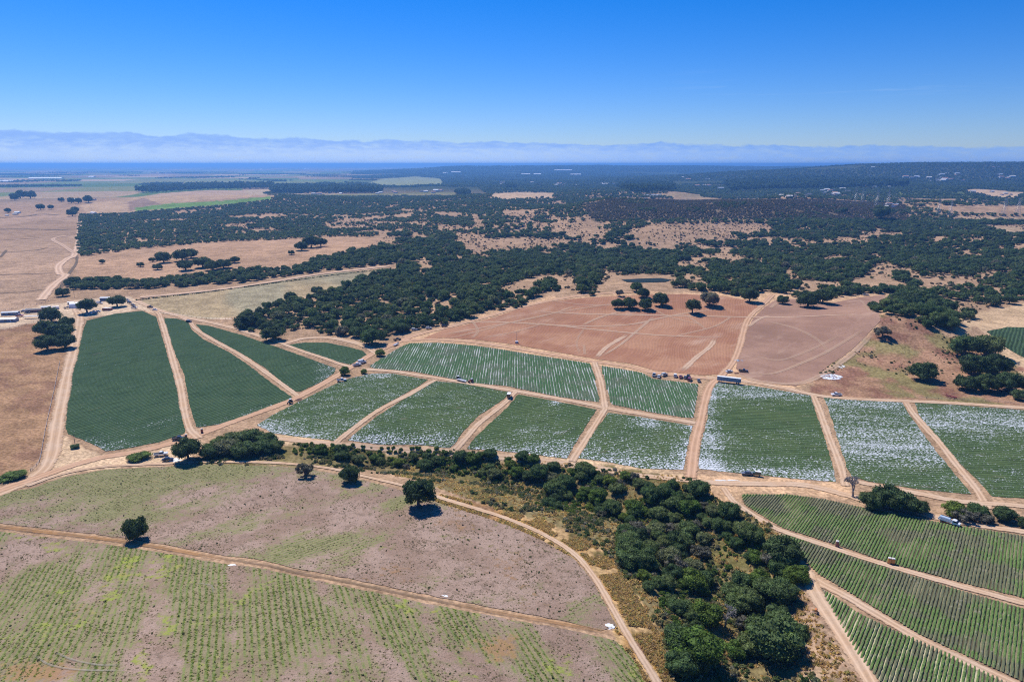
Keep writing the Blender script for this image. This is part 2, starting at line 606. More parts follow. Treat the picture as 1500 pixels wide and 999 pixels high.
def box(bm, x0, x1, y0, y1, z0, z1, bev=0.0, taper=(0, 0)):
    r = bmesh.ops.create_cube(bm, size=1.0)
    for v in r['verts']:
        up = v.co.z > 0
        tx, ty = taper if up else (0, 0)
        v.co = Vector((x0 + tx if v.co.x < 0 else x1 - tx, y0 + ty if v.co.y < 0 else y1 - ty, z1 if up else z0))
    if bev:
        es = {e for v in r['verts'] for e in v.link_edges}
        bmesh.ops.bevel(bm, geom=list(es), offset=bev, segments=1, affect='EDGES')


def tube(bm, pts, rads, seg=6):
    rings = []
    for k, (p, r) in enumerate(zip(pts, rads)):
        p = Vector(p)
        a = Vector(pts[min(k + 1, len(pts) - 1)]) - Vector(pts[max(k - 1, 0)])
        a.normalize()
        s = a.cross(Vector((0.31, 0.17, 0.93)))
        if s.length < 1e-3: s = a.cross(Vector((1, 0, 0)))
        s.normalize(); q = a.cross(s)
        rings.append([bm.verts.new(p + (s * math.cos(2 * math.pi * i / seg) + q * math.sin(2 * math.pi * i / seg)) * r) for i in range(seg)])
    for A, B in zip(rings[:-1], rings[1:]):
        for i in range(seg):
            bm.faces.new((A[i], A[(i + 1) % seg], B[(i + 1) % seg], B[i]))
    bm.faces.new(rings[-1])
    bm.faces.new(rings[0][::-1])


def cyl(bm, c, r, w, axis='x', seg=12):
    d = Vector((w / 2, 0, 0)) if axis == 'x' else (Vector((0, w / 2, 0)) if axis == 'y' else Vector((0, 0, w / 2)))
    c = Vector(c)
    tube(bm, [c - d, c + d], [r, r], seg)


def copy_tree(o, loc=None, rz=None, scale=None):
    c = o.copy()
    COL.objects.link(c)
    for ch in o.children:
        d = ch.copy()
        COL.objects.link(d)
        d.parent = c
        for g in ch.children:
            e = g.copy()
            COL.objects.link(e)
            e.parent = d
    if loc is not None: c.location = loc
    if rz is not None: c.rotation_euler = (0, 0, rz)
    if scale is not None: c.scale = scale
    return c


# ------------------------------------------------------------------ terrain mesh
POLY = {}
POLY['leftdry'] = [(-200, 480), (0, 478), (45, 470), (80, 466), (100, 500), (90, 545), (80, 600), (70, 650), (58, 680), (40, 690), (0, 700), (-200, 730)]
POLY['plainleft'] = [(-400, 335), (-400, 478), (0, 462), (60, 447), (85, 425), (100, 400), (105, 375), (115, 340), (118, 318), (60, 312), (0, 322), (-200, 330)]
POLY['pasture'] = [(110, 400), (112, 374), (200, 363), (330, 353), (480, 345), (560, 350), (545, 360), (510, 372), (465, 378), (400, 398), (300, 404), (200, 415), (110, 412)]
POLY['greyfield'] = [(205, 441), (260, 432), (330, 424), (450, 404), (560, 393), (575, 394), (530, 405), (515, 418), (470, 430), (410, 442), (345, 465), (300, 468), (235, 458)]
POLY['yard'] = [(-60, 482), (-60, 470), (0, 458), (60, 448), (110, 440), (140, 436), (195, 436), (205, 442), (232, 458), (200, 455), (120, 468), (100, 470), (60, 470), (0, 484)]
POLY['hillside'] = [(1185, 580), (1200, 545), (1240, 520), (1275, 490), (1290, 462), (1330, 462), (1400, 500), (1500, 540), (1540, 600), (1400, 590), (1260, 586)]
POLY['redhill'] = [(575, 505), (640, 482), (700, 462), (800, 437), (900, 430), (1000, 428), (1130, 428), (1300, 424), (1300, 470), (1270, 500), (1190, 560), (1150, 572), (1060, 556), (950, 548), (880, 535), (740, 512), (640, 500)]
POLY['ravine'] = [(280, 680), (300, 668), (440, 650), (500, 655), (700, 662), (880, 685), (1010, 700), (1060, 735), (1130, 770), (1190, 850), (1180, 900), (1230, 960), (1270, 1010), (1280, 1200), (960, 1200), (975, 1000), (935, 940), (900, 880), (860, 810), (800, 770), (700, 735), (600, 700), (500, 688), (400, 682)]
POLY['bank'] = [(585, 712), (660, 728), (720, 742), (800, 765), (860, 790), (905, 830), (935, 880), (965, 930), (990, 1000), (1000, 1200), (950, 1200), (935, 990), (905, 930), (880, 870), (850, 830), (800, 795), (740, 768), (640, 735)]
POLY['bankright'] = [(1150, 850), (1185, 850), (1205, 900), (1240, 950), (1275, 1010), (1300, 1200), (1200, 1200), (1170, 1000), (1165, 930)]
POLY['apron'] = [(1010, 692), (1130, 700), (1245, 705), (1240, 728), (1180, 722), (1095, 722), (1080, 742), (1050, 732), (1035, 712)]
POLY['apron2'] = [(60, 700), (75, 660), (95, 638), (112, 650), (155, 668), (200, 665), (280, 645), (300, 655), (260, 680), (120, 690), (40, 712)]
POLY['shoulder'] = [(370, 640), (400, 634), (500, 645), (660, 658), (840, 674), (1000, 690), (1020, 705), (900, 692), (700, 672), (500, 660), (400, 650)]
POLY['farright'] = [(1390, 462), (1440, 455), (1500, 445), (1620, 440), (1620, 600), (1500, 560), (1470, 520), (1440, 490), (1430, 478), (1400, 490)]
POLY['tanhill'] = [(115, 300), (190, 291), (240, 283), (300, 279), (358, 279), (368, 288), (300, 293), (230, 300), (190, 312), (130, 315)]
POLY['ploughed'] = [(185, 297), (210, 290), (238, 300), (215, 303), (190, 310)]
POLY['greenstrip'] = [(195, 305), (250, 298), (330, 294), (395, 288), (400, 292), (330, 300), (250, 306), (200, 309)]
POLY['vine'] = [(540, 268), (560, 262), (610, 259), (645, 262), (650, 270), (600, 273), (560, 273)]
POLY['chap'] = [(850, 300), (900, 291), (1050, 293), (1200, 292), (1330, 300), (1330, 325), (1200, 322), (1000, 322), (870, 325)]
POLY['clear_far'] = [(718, 290), (722, 284), (760, 282), (812, 283), (810, 291), (770, 291), (740, 294)]
POLY['clear_r1'] = [(1400, 318), (1500, 318), (1700, 320), (1700, 325), (1420, 323)]
POLY['clear_r2'] = [(1430, 333), (1500, 332), (1700, 334), (1700, 346), (1480, 344)]
POLY['clear_r3'] = [(1410, 279), (1430, 277), (1500, 282), (1490, 290), (1450, 289)]
POLY['plowleft'] = [(-200, 333), (-200, 350), (0, 353), (110, 345), (115, 325), (60, 322), (0, 332)]

TAN = (0.375, 0.262, 0.190)
ZC = {
    'leftdry': (0.350, 0.225, 0.150), 'plainleft': (0.42, 0.295, 0.225), 'pasture': (0.425, 0.285, 0.205),
    'greyfield': (0.37, 0.300, 0.205), 'yard': (0.56, 0.44, 0.35), 'hillside': (0.345, 0.215, 0.155), 'redhill': (0.56, 0.38, 0.26),
    'ravine': (0.215, 0.180, 0.100), 'bank': (0.47, 0.33, 0.19), 'bankright': (0.40, 0.29, 0.225), 'apron': (0.56, 0.385, 0.265),
    'apron2': (0.60, 0.45, 0.33), 'shoulder': (0.58, 0.43, 0.30), 'farright': (0.50, 0.37, 0.26), 'tanhill': (0.46, 0.33, 0.23), 'ploughed': (0.30, 0.215, 0.18),
    'greenstrip': (0.15, 0.26, 0.08), 'vine': (0.27, 0.30, 0.17), 'chap': (0.19, 0.150, 0.110), 'clear_far': (0.50, 0.37, 0.27),
    'clear_r1': (0.44, 0.33, 0.235), 'clear_r2': (0.44, 0.33, 0.235), 'clear_r3': (0.5, 0.37, 0.27), 'plowleft': (0.36, 0.25, 0.185)}


def build_terrain():
    front = np.radians(np.arange(-58, 58.01, 0.2))
    back = np.radians(np.arange(62, 298.01, 4))
    th = np.concatenate([front, back])
    rr = np.concatenate([[0.5, 10, 25, 40, 55], np.geomspace(70, 60000, 680)])
    T, RR = np.meshgrid(th, rr)
    X = np.sin(T) * RR
    Y = np.cos(T) * RR
    Z = H(X, Y)
    U, V = proj(X, Y, Z)
    nT, nR = len(th), len(rr)
    # colours of the land
    C = np.empty(X.shape + (3,))
    C[:] = TAN
    # warp a little so that no zone ends on a ruled line
    wu = (fbm(X, Y, 30, 41, 2) - 0.5); wv = (fbm(X, Y, 30, 43, 2) - 0.5)
    infront = Y > 20
    D = np.hypot(X, Y)
    s = np.clip(9000 / D, 2, 26)
    Uw = U + wu * s; Vw = V + wv * s * 0.35
    # far plain and hills: patchwork of fields
    cx = np.floor((X * 0.94 + Y * 0.34) / 520 + 0.3 * vnoise(X / 900, Y / 900, 5))
    cy = np.floor((-X * 0.34 + Y * 0.94) / 900)
    rnd = hash2(cx, cy, 77)
    pal = np.array([(0.40, 0.30, 0.20), (0.16, 0.22, 0.08), (0.30, 0.235, 0.16), (0.22, 0.24, 0.11), (0.12, 0.19, 0.07), (0.46, 0.36, 0.25), (0.26, 0.20, 0.14), (0.18, 0.23, 0.09)])
    pc = pal[(rnd * 7.99).astype(int)]
    farw = ss(D, 2900, 3800)[..., None]
    C = C * (1 - farw) + pc * farw
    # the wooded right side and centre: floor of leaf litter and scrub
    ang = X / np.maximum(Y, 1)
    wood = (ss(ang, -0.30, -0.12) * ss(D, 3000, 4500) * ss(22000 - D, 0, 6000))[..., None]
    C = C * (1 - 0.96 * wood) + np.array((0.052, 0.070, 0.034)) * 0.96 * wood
    for k in ('leftdry', 'plainleft', 'pasture', 'greyfield', 'hillside', 'redhill', 'ravine', 'bank', 'bankright', 'yard', 'apron', 'apron2', 'shoulder', 'farright',
              'tanhill', 'ploughed', 'greenstrip', 'vine', 'chap', 'clear_far', 'clear_r1', 'clear_r2', 'clear_r3', 'plowleft'):
        inside = inpoly(Uw, Vw, POLY[k]) & infront
        C[inside] = ZC[k]
    # mottling inside the dry hillsides and the bank
    pn = fbm(X, Y, 14, 51, 3)
    for k, c, th_ in (('hillside', (0.26, 0.145, 0.115), 0.56), ('leftdry', (0.27, 0.165, 0.12), 0.56), ('bank', (0.42, 0.255, 0.115), 0.52),
                      ('ravine', (0.15, 0.135, 0.06), 0.52), ('bankright', (0.27, 0.17, 0.13), 0.55), ('bank', (0.24, 0.15, 0.105), 0.63)):
        msk = inpoly(Uw, Vw, POLY[k]) & infront
        w = (ss(pn, th_ - 0.05, th_ + 0.07) * msk)[..., None]
        C = C * (1 - w) + np.array(c) * w
    pn2 = fbm(X, Y, 22, 61, 3)
    msk = inpoly(Uw, Vw, POLY['hillside']) & infront
    w = (ss(pn2, 0.60, 0.70) * msk * 0.8)[..., None]
    C = C * (1 - w) + np.array((0.22, 0.21, 0.10)) * w
    for k, dk in (('plainleft', 0.20), ('pasture', 0.16), ('tanhill', 0.12)):
        w = ((ss(fbm(X * 0.5 + Y * 0.2, Y * 0.35, 70, 65, 3), 0.40, 0.62) * dk) * (inpoly(Uw, Vw, POLY[k]) & infront))[..., None]
        C = C * (1 - w) + C * np.array((0.55, 0.60, 0.62)) * w
    msk = inpoly(Uw, Vw, POLY['greyfield']) & infront
    w = (ss(fbm(X + Y * 0.3, Y * 0.3, 60, 63, 2), 0.42, 0.62) * msk)[..., None]
    C = C * (1 - w) + np.array((0.30, 0.275, 0.205)) * w
    verts = np.stack([X.ravel(), Y.ravel(), Z.ravel()], 1)
    i = np.arange(nR - 1)[:, None]; j = np.arange(nT)[None, :]
    a = i * nT + j; b = i * nT + (j + 1) % nT
    quads = np.stack([a, b, b + nT, a + nT], -1).reshape(-1, 4)
    quads = quads[:, ::-1]
    me = bpy.data.meshes.new('ground')
    nv = len(verts); nf = len(quads)
    me.vertices.add(nv)
    me.vertices.foreach_set('co', verts.astype(np.float32).ravel())
    me.loops.add(nf * 4)
    me.loops.foreach_set('vertex_index', quads.astype(np.int32).ravel())
    me.polygons.add(nf)
    me.polygons.foreach_set('loop_start', np.arange(0, nf * 4, 4, dtype=np.int32))
    me.polygons.foreach_set('use_smooth', np.ones(nf, bool))
    me.update(calc_edges=True)
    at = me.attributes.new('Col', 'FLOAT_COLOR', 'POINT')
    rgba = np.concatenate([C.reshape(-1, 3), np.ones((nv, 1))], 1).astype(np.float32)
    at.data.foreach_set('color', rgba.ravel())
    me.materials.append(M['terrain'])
    o = bpy.data.objects.new('ground', me)
    COL.objects.link(o)
    tag(o, kind='structure')


build_terrain()


# ------------------------------------------------------------------ draped sheets and ribbons
def world_poly(P):
    return ground([p[0] for p in P], [p[1] for p in P])[:, :2]


def densify(W, step=3.0, jit=0.35):
    out = []
    n = len(W)
    for i in range(n):
        a, b = W[i], W[(i + 1) % n]
        L = np.hypot(*(b - a))
        k = max(1, int(L / step))
        nx, ny = -(b - a)[1] / max(L, 1e-6), (b - a)[0] / max(L, 1e-6)
        for q in range(k):
            p = a + (b - a) * q / k
            j = (random.random() - 0.5) * 2 * jit if q else 0
            out.append((p[0] + nx * j, p[1] + ny * j))
    return out


def sheet(name, P, mat, step=6.0, off=0.05, attrs=None, parent=None, jit=0.35):
    W = densify(world_poly(P), 3.0, jit)
    bm = bmesh.new()
    vs = [bm.verts.new((x, y, 0)) for x, y in W]
    f = bm.faces.new(vs)
    f.normal_update()
    if f.normal.z < 0:
        f.normal_flip()
    xs = [w[0] for w in W]; ys = [w[1] for w in W]
    x = math.floor(min(xs) / step) * step + step
    while x < max(xs):
        bmesh.ops.bisect_plane(bm, geom=bm.verts[:] + bm.edges[:] + bm.faces[:], plane_co=(x, 0, 0), plane_no=(1, 0, 0))
        x += step
    y = math.floor(min(ys) / step) * step + step
    while y < max(ys):
        bmesh.ops.bisect_plane(bm, geom=bm.verts[:] + bm.edges[:] + bm.faces[:], plane_co=(0, y, 0), plane_no=(0, 1, 0))
        y += step
    bmesh.ops.triangulate(bm, faces=[f for f in bm.faces if len(f.verts) > 4])
    me = bpy.data.meshes.new(name)
    bm.to_mesh(me); bm.free()
    n = len(me.vertices)
    co = np.empty(n * 3, np.float32)
    me.vertices.foreach_get('co', co)
    co = co.reshape(-1, 3)
    d = np.hypot(co[:, 0], co[:, 1])
    co[:, 2] = H(co[:, 0], co[:, 1]) + off + 0.10 + 0.00006 * d
    me.vertices.foreach_set('co', co.ravel())
    U, V = proj(co[:, 0], co[:, 1], co[:, 2])
    for k, fn in (attrs or {}).items():
        at = me.attributes.new(k, 'FLOAT', 'POINT')
        at.data.foreach_set('value', np.asarray(fn(U, V, co[:, 0], co[:, 1]), np.float32) * np.ones(n, np.float32))
    me.polygons.foreach_set('use_smooth', [True] * len(me.polygons))
    me.materials.append(mat)
    me.update()
    o = bpy.data.objects.new(name, me)
    COL.objects.link(o)
    if parent: o.parent = parent
    return o


def smooth_line(W, step):
    W = np.asarray(W, float)
    P = np.vstack([2 * W[0] - W[1], W, 2 * W[-1] - W[-2]])
    out = []
    for i in range(1, len(P) - 2):
        a, b, c, d = P[i - 1], P[i], P[i + 1], P[i + 2]
        k = max(1, int(np.hypot(*(c - b)) / step))
        for q in range(k):
            t = q / k
            out.append(0.5 * ((2 * b) + (-a + c) * t + (2 * a - 5 * b + 4 * c - d) * t * t + (-a + 3 * b - 3 * c + d) * t ** 3))
    out.append(P[-2])
    return np.array(out)


ROAD_N = [0]


def ribbon(name, P, width, mat, off=0.09, fade=1.0, kind='structure', step=2.5, hump=0.0, fade_ends=False):
    ROAD_N[0] += 1
    off = off + 0.10 + ROAD_N[0] * 0.0025
    L = smooth_line(world_poly(P), step)
    T = np.gradient(L, axis=0)
    T /= np.maximum(np.hypot(T[:, 0], T[:, 1]), 1e-6)[:, None]
    N = np.stack([-T[:, 1], T[:, 0]], 1)
    ac = [-1, -0.7, -0.4, 0, 0.4, 0.7, 1]
    w = width * (1 + 0.22 * (fbm(L[:, 0], L[:, 1], 18, 71, 2) - 0.5) * 2)
    vs = []; at = []; fd = []
    n = len(L)
    for k, a in enumerate(ac):
        p = L + N * (a * w / 2)[:, None]
        d = np.hypot(p[:, 0], p[:, 1])
        z = H(p[:, 0], p[:, 1]) + off + 0.00012 * d + hump * (1 - a * a)
        vs.append(np.column_stack([p, z]))
        at.append(np.full(n, abs(a)))
        f = np.full(n, fade)
        if fade_ends:
            tt = np.linspace(0, 1, n)
            f = f * ss(tt, 0, 0.15) * ss(1 - tt, 0, 0.15)
        fd.append(f)
    V = np.concatenate(vs)
    F = []
    for k in range(len(ac) - 1):
        for i in range(n - 1):
            F.append((k * n + i, (k + 1) * n + i, (k + 1) * n + i + 1, k * n + i + 1)[::-1])
    o = mesh_obj(name, V, F, mat, attrs={'across': np.concatenate(at), 'fade': np.concatenate(fd)}, smooth=True)
    if kind: o['kind'] = kind
    return o


F1 = [(127, 470), (167, 460), (208, 455.5), (229, 464.5), (234, 482), (250, 536), (260, 571), (263, 593), (271, 628), (270, 635), (232, 648), (173, 659), (155, 661), (130, 648), (100, 636), (96, 628), (98.6, 595.7), (104, 560.5), (111, 520), (121.6, 485)]
F2 = [(240, 466), (259.5, 467), (275, 471.7), (281, 483.5), (296, 496), (337, 517), (360, 532), (373, 542), (399, 562), (418, 575), (430, 583.5), (421, 588), (370, 608), (351, 614), (332, 620), (292, 626), (287, 625), (278, 595.7), (274, 571), (270, 550), (259.5, 525), (248.6, 498)]
F3 = [(287, 475), (308, 478), (351, 490), (400, 506.5), (459, 527.5), (492, 540), (489, 547), (470, 560), (439, 574), (432, 573), (409, 557), (387, 538), (363, 523), (341, 511), (298, 487), (289, 478)]
F4 = [(419, 505.5), (445.7, 502), (478, 502), (510.5, 508.5), (530, 513.5), (538, 521), (533, 527), (513, 534), (499, 531), (462, 521), (435, 511)]
F5 = [(600, 503), (640, 502.4), (694, 506.5), (740, 513), (780.5, 520), (864, 532.5), (869, 545), (878, 589), (821, 581.5), (740, 565), (694, 561), (640, 550.5), (602, 543.5), (548, 539.5), (541, 537), (559, 525), (586, 509)]
F5b = [(881, 536), (940, 546), (956, 555), (1022, 563), (1021, 582), (1015, 612), (999, 611), (956, 604), (902, 593.5), (896, 592), (887, 563)]
F6 = [(545, 547.5), (575, 547.5), (627, 556), (613, 566), (559, 595), (500, 640.5), (489, 646), (451, 641), (402, 635), (376, 623), (397, 609), (451, 582), (483.5, 566), (510.5, 555)]
F7 = [(640, 558.5), (681, 562.5), (747, 575), (739, 584), (701, 609), (666, 650), (659, 656), (600, 651), (543, 649), (509, 645), (549, 612), (601, 579), (633, 560.5)]
F8 = [(759, 578), (794, 584), (835, 592), (874, 600), (858, 625), (834, 665), (830, 672), (760, 662.5), (684, 657.5), (703, 634), (744, 596)]
F9 = [(891, 604.5), (929, 609.5), (1015, 624), (1009, 644), (1001, 688), (941, 686.5), (884, 675.5), (846, 671), (850, 665), (863, 641.6), (884, 614.6)]
F10 = [(1042, 561), (1064, 561), (1100, 565), (1148.6, 573), (1188, 580), (1193, 598), (1206, 636), (1221, 687), (1224, 706), (1136, 698.5), (1100, 695), (1025, 687), (1022, 679.5), (1028, 644), (1036, 614.6), (1038, 582)]
F11 = [(1206, 582.5), (1235, 582.5), (1321, 589.5), (1337, 614.6), (1369, 658), (1395, 690), (1423, 724), (1344, 716.5), (1272, 705), (1247, 698), (1241, 687), (1225, 636), (1213, 598)]
F12 = [(1340, 590), (1397, 593.5), (1500, 601), (1640, 613), (1700, 760), (1500, 730), (1453, 727), (1434, 706), (1413, 686), (1382, 654), (1371, 641.6), (1345, 606)]
F13 = [(1445, 486), (1475, 479), (1520, 480), (1620, 487), (1620, 545), (1500, 524), (1468, 506)]

HD = lambda vp: math.atan2((vp - 750) / 1000.0, CP)      # heading of ground lines that run to a vanishing point at photo column vp
G_D = ((0.050, 0.086, 0.044), (0.060, 0.098, 0.048))
G_M = ((0.064, 0.100, 0.042), (0.082, 0.116, 0.046))
M['crop1'] = mat_crop('young_strawberry_rows', HD(1500), 2.7, *G_D, contrast=0.62)
M['crop6'] = mat_crop('strawberry_rows_torn_plastic', HD(3200), 2.7, *G_M, contrast=0.48)
M['crop10'] = mat_crop('strawberry_rows_white_plastic', HD(-9000), 2.7, *G_M, contrast=0.48)


def w_F1(u, v, x, y):
    return 0.02 + 0.45 * ss(v, 640, 658) + 0.30 * ss(122 - u + (v - 470) * -0.15, 0, 14) + 0.20 * np.exp(-((v - (640 - (u - 150) * 0.22)) / 14) ** 2)


def w_F6(u, v, x, y):
    s = (v - 600) + (450 - u) * 0.35
    return 0.33 + 0.50 * ss(s, 20, 60) + 0.12 * ss(v, 610, 645) + 0.25 * ss(560 - v, 0, 12) * (u < 570)


def w_F7(u, v, x, y):
    return 0.26 + 0.42 * ss(v, 622, 650) + 0.3 * ss(12 - np.abs(u - (640 - (v - 560) * 1.55)), 0, 12)


def w_F8(u, v, x, y):
    return 0.20 + 0.50 * ss(v, 628, 668) + 0.7 * np.exp(-((u - 812) / 10) ** 2 - ((v - 591) / 4) ** 2) + 0.3 * np.exp(-((u - 770) / 25) ** 2 - ((v - 632) / 5) ** 2)


def w_F9(u, v, x, y):
    return 0.30 + 0.45 * ss(v, 640, 684) + 0.55 * np.exp(-((u - 950) / 22) ** 2 - ((v - 620) / 7) ** 2) + 0.35 * ss(u, 980, 1010) + 0.2 * ss(612 - v, 0, 10)


def w_F10(u, v, x, y):
    return 0.24 + 0.34 * ss(594 - v, 0, 18) + 0.50 * ss(1062 - u + (v - 600) * 0.12, 0, 26) + 0.45 * ss(v, 664, 694) - 0.12 * np.exp(-((v - 612) / 14) ** 2)


def w_F11(u, v, x, y):
    return 0.50 + 0.25 * np.exp(-((v - 650) / 22) ** 2) + 0.15 * ss(600 - v, 0, 12) - 0.15 * ss(v, 672, 700)


def w_F12(u, v, x, y):
    return 0.24 + 0.32 * np.exp(-((v - 618) / 16) ** 2) + 0.15 * ss(660 - v, 0, 40)


def crop(poly, mat, fn, label, step=7.0):
    o = sheet('crop_field', poly, mat, step, 0.05, {'white': fn})
    tag(o, label, 'crop field', 'strawberry fields in the valley', 'stuff')
    return o


crop(F1, M['crop1'], w_F1, 'large dark green strawberry field beside the left dirt road, dusted white at its lower edge')
crop(F2, M['crop1'], lambda u, v, x, y: 0.03 + 0.3 * ss(v - (626 - (u - 290) * 0.30), -8, 2), 'long dark green strawberry field between the two curved tracks')
crop(F3, M['crop1'], lambda u, v, x, y: 0.02 + 0.5 * ss(u - 440, 0, 50), 'dark green strawberry field narrowing to a point by the round green bush')
crop(F4, M['crop1'], lambda u, v, x, y: 0.08 + 0.3 * ss(v - (505 + (u - 420) * 0.26), 0, 8), 'small lens shaped strawberry field below the oak woodland')
crop(F6, M['crop6'], w_F6, 'strawberry field beside the diagonal road, its lower left corner white with plastic')
crop(F7, M['crop6'], w_F7, 'strawberry field below the red truck, flecked with white plastic')
crop(F8, M['crop6'], w_F8, 'strawberry field below the long striped field, one pale patch at its upper edge')
crop(F9, M['crop6'], w_F9, 'strawberry field left of the central road, with a bare tan patch at its top')
crop(F10, M['crop10'], w_F10, 'square strawberry field below the semi trailer, white along its left edge')
crop(F11, M['crop10'], w_F11, 'strawberry field whitest with plastic, below the dry hillside')
crop(F12, M['crop10'], w_F12, 'strawberry field at the right edge, green below and white across its middle')
crop(F13, M['crop1'], lambda u, v, x, y: 0.12 + u * 0, 'bright green crop field behind the oaks at the right edge')


# fields whose rows can be told apart: every row is a part
def clip_rows(W, heading, spacing, phase=0.0):
    """segments of parallel lines inside polygon W"""
    d = np.array((math.sin(heading), math.cos(heading)))
    n = np.array((d[1], -d[0]))
    s = W @ n
    out = []
    k = math.floor(s.min() / spacing) * spacing + phase
    while k < s.max():
        hits = []
        for i in range(len(W)):
            a, b = W[i], W[(i + 1) % len(W)]
            sa, sb = a @ n - k, b @ n - k
            if (sa > 0) != (sb > 0):
                q = a + (b - a) * sa / (sa - sb)
                hits.append(float(q @ d))
        hits.sort()
        for h0, h1 in zip(hits[::2], hits[1::2]):
            if h1 - h0 > 2.5:
                out.append((n * k + d * h0, n * k + d * h1))
        k += spacing
    return out, d, n


def row_field(P, heading, spacing, wid, hgt, seg, soil_mat, leaf_mat, label, group, brown=None, ring=5, gapfn=None):
    W = world_poly(P)
    c = W.mean(0)
    root = empty('crop_field', (0, 0, 0))
    tag(root, label, 'crop field', group)
    s = sheet('soil', P, soil_mat, 6.0, 0.045, {'white': lambda u, v, x, y: 0.25 + 0 * u}, root, jit=0.2)
    rows, d, n = clip_rows(W, heading, spacing)
    prof = {5: [(-0.5, 0.0), (-0.36, 0.75), (0, 1.0), (0.36, 0.75), (0.5, 0.0)], 3: [(-0.5, 0), (0, 1.0), (0.5, 0)]}[ring]
    for a, b in rows:
        a = a - d * random.uniform(0, 0.5); b = b + d * random.uniform(0, 0.5)
        L = np.hypot(*(b - a))
        k = max(2, int(L / seg))
        t = np.linspace(0, 1, k + 1)
        mid = a[None, :] + (b - a)[None, :] * t[:, None]
        mid = mid + n[None, :] * ((RNG.random(k + 1) - 0.5) * 0.08)[:, None]
        thin = fbm(mid[:, 0], mid[:, 1], 14, 81, 2)
        sz = 0.86 + 0.28 * RNG.random(k + 1)
        sz = sz * (1 - 0.45 * ss(thin, 0.58, 0.75))
        if gapfn is not None:
            sz = sz * gapfn(mid[:, 0], mid[:, 1])
        sz[0] *= 0.55; sz[-1] *= 0.55
        vs = []
        for (px, pz) in prof:
            jx = (RNG.random(k + 1) - 0.5) * 0.10 * (pz > 0)
            jz = 1 + (RNG.random(k + 1) - 0.5) * 0.35 * (pz > 0)
            q = mid + n[None, :] * ((px * wid + jx) * (0.55 + 0.45 * sz))[:, None]
            z = H(q[:, 0], q[:, 1]) + 0.12 + pz * hgt * sz * jz + 0.00006 * np.hypot(q[:, 0], q[:, 1])
            vs.append(np.column_stack([q, z]))
        V = np.concatenate(vs)
        m_ = k + 1
        F = [(r * m_ + i, (r + 1) * m_ + i, (r + 1) * m_ + i + 1, r * m_ + i + 1) for r in range(len(prof) - 1) for i in range(k)]
        mesh_obj('crop_row', V, F, leaf_mat, root)
    return root


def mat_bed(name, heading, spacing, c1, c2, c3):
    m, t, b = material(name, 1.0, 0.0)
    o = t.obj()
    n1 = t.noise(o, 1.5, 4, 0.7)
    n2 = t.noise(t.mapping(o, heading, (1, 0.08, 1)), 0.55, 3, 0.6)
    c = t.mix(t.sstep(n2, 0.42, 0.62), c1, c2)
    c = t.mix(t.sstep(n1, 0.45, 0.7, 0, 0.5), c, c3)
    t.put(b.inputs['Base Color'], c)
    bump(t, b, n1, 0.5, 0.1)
    return m


def mat_rows(name, cols, brown, bmask=0.5):
    m, t, b = material(name, 1.0, 0.0)
    o = t.obj()
    n1 = t.noise(o, 2.6, 3, 0.7)
    n2 = t.noise(o, 0.045, 4, 0.62)
    oi = t.new('ShaderNodeObjectInfo').outputs['Random']
    c = t.mix(t.sstep(n1, 0.35, 0.7), cols[0], cols[1])
    c = t.mix(t.sstep(t.math('ADD', n2, t.math('MULTIPLY', oi, 0.10)), bmask, bmask + 0.16, 0, 0.75), c, brown)
    n3 = t.noise(o, 0.5, 3, 0.7)
    c = t.mix(t.sstep(n3, 0.66, 0.74, 0, 0.5), c, (0.30, 0.27, 0.20))
    t.put(b.inputs['Base Color'], c)
    return m


HR = HD(1500)
M['bed_r'] = mat_bed('bare_soil_beds', HR, 1.1, (0.115, 0.09, 0.06), (0.50, 0.44, 0.27), (0.22, 0.19, 0.11))
M['bed_dark'] = mat_bed('dark_soil_beds', HR, 1.1, (0.10, 0.085, 0.05), (0.24, 0.21, 0.12), (0.14, 0.13, 0.07))  # dark soil and green colour in the narrow gaps between fuller rows
M['rows_r'] = mat_rows('crop_row_foliage', ((0.085, 0.150, 0.042), (0.155, 0.215, 0.070)), (0.135, 0.125, 0.085), 0.52)
M['bed_f5'] = mat_bed('plastic_mulch_beds', HD(756), 1.9, (0.12, 0.14, 0.09), (0.46, 0.46, 0.44), (0.10, 0.12, 0.07))
M['rows_f5'] = mat_rows('strawberry_row_foliage', ((0.045, 0.100, 0.045), (0.082, 0.150, 0.060)), (0.10, 0.13, 0.085), 0.55)

R1 = [(1086, 724.5), (1154, 724.5), (1208, 731.6), (1298, 751), (1377, 766), (1440, 776), (1500, 785.6), (1640, 808), (1640, 915), (1500, 875.4), (1405.5, 852), (1305, 825), (1226, 798), (1147, 773), (1121, 758), (1090, 738)]
R2 = [(1143, 781), (1208, 803), (1294, 831), (1405, 865), (1500, 892), (1640, 932), (1640, 1040), (1500, 999), (1423, 963), (1351.6, 931), (1272, 884), (1200, 841), (1160, 802)]
R3 = [(1202, 861), (1254.5, 897), (1301, 920), (1369.5, 949), (1459, 992), (1560, 1045), (1640, 1090), (1420, 1130), (1330, 1060), (1290, 999), (1258, 960), (1226, 906)]
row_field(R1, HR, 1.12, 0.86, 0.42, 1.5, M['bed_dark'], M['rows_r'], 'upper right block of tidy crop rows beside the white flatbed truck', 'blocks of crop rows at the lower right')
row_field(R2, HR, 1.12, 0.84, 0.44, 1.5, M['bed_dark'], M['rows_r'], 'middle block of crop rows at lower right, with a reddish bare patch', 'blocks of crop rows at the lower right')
row_field(R3, HR, 1.12, 0.78, 0.46, 1.3, M['bed_r'], M['rows_r'], 'lowest block of crop rows, in the bottom right corner, with wide pale furrows', 'blocks of crop rows at the lower right')
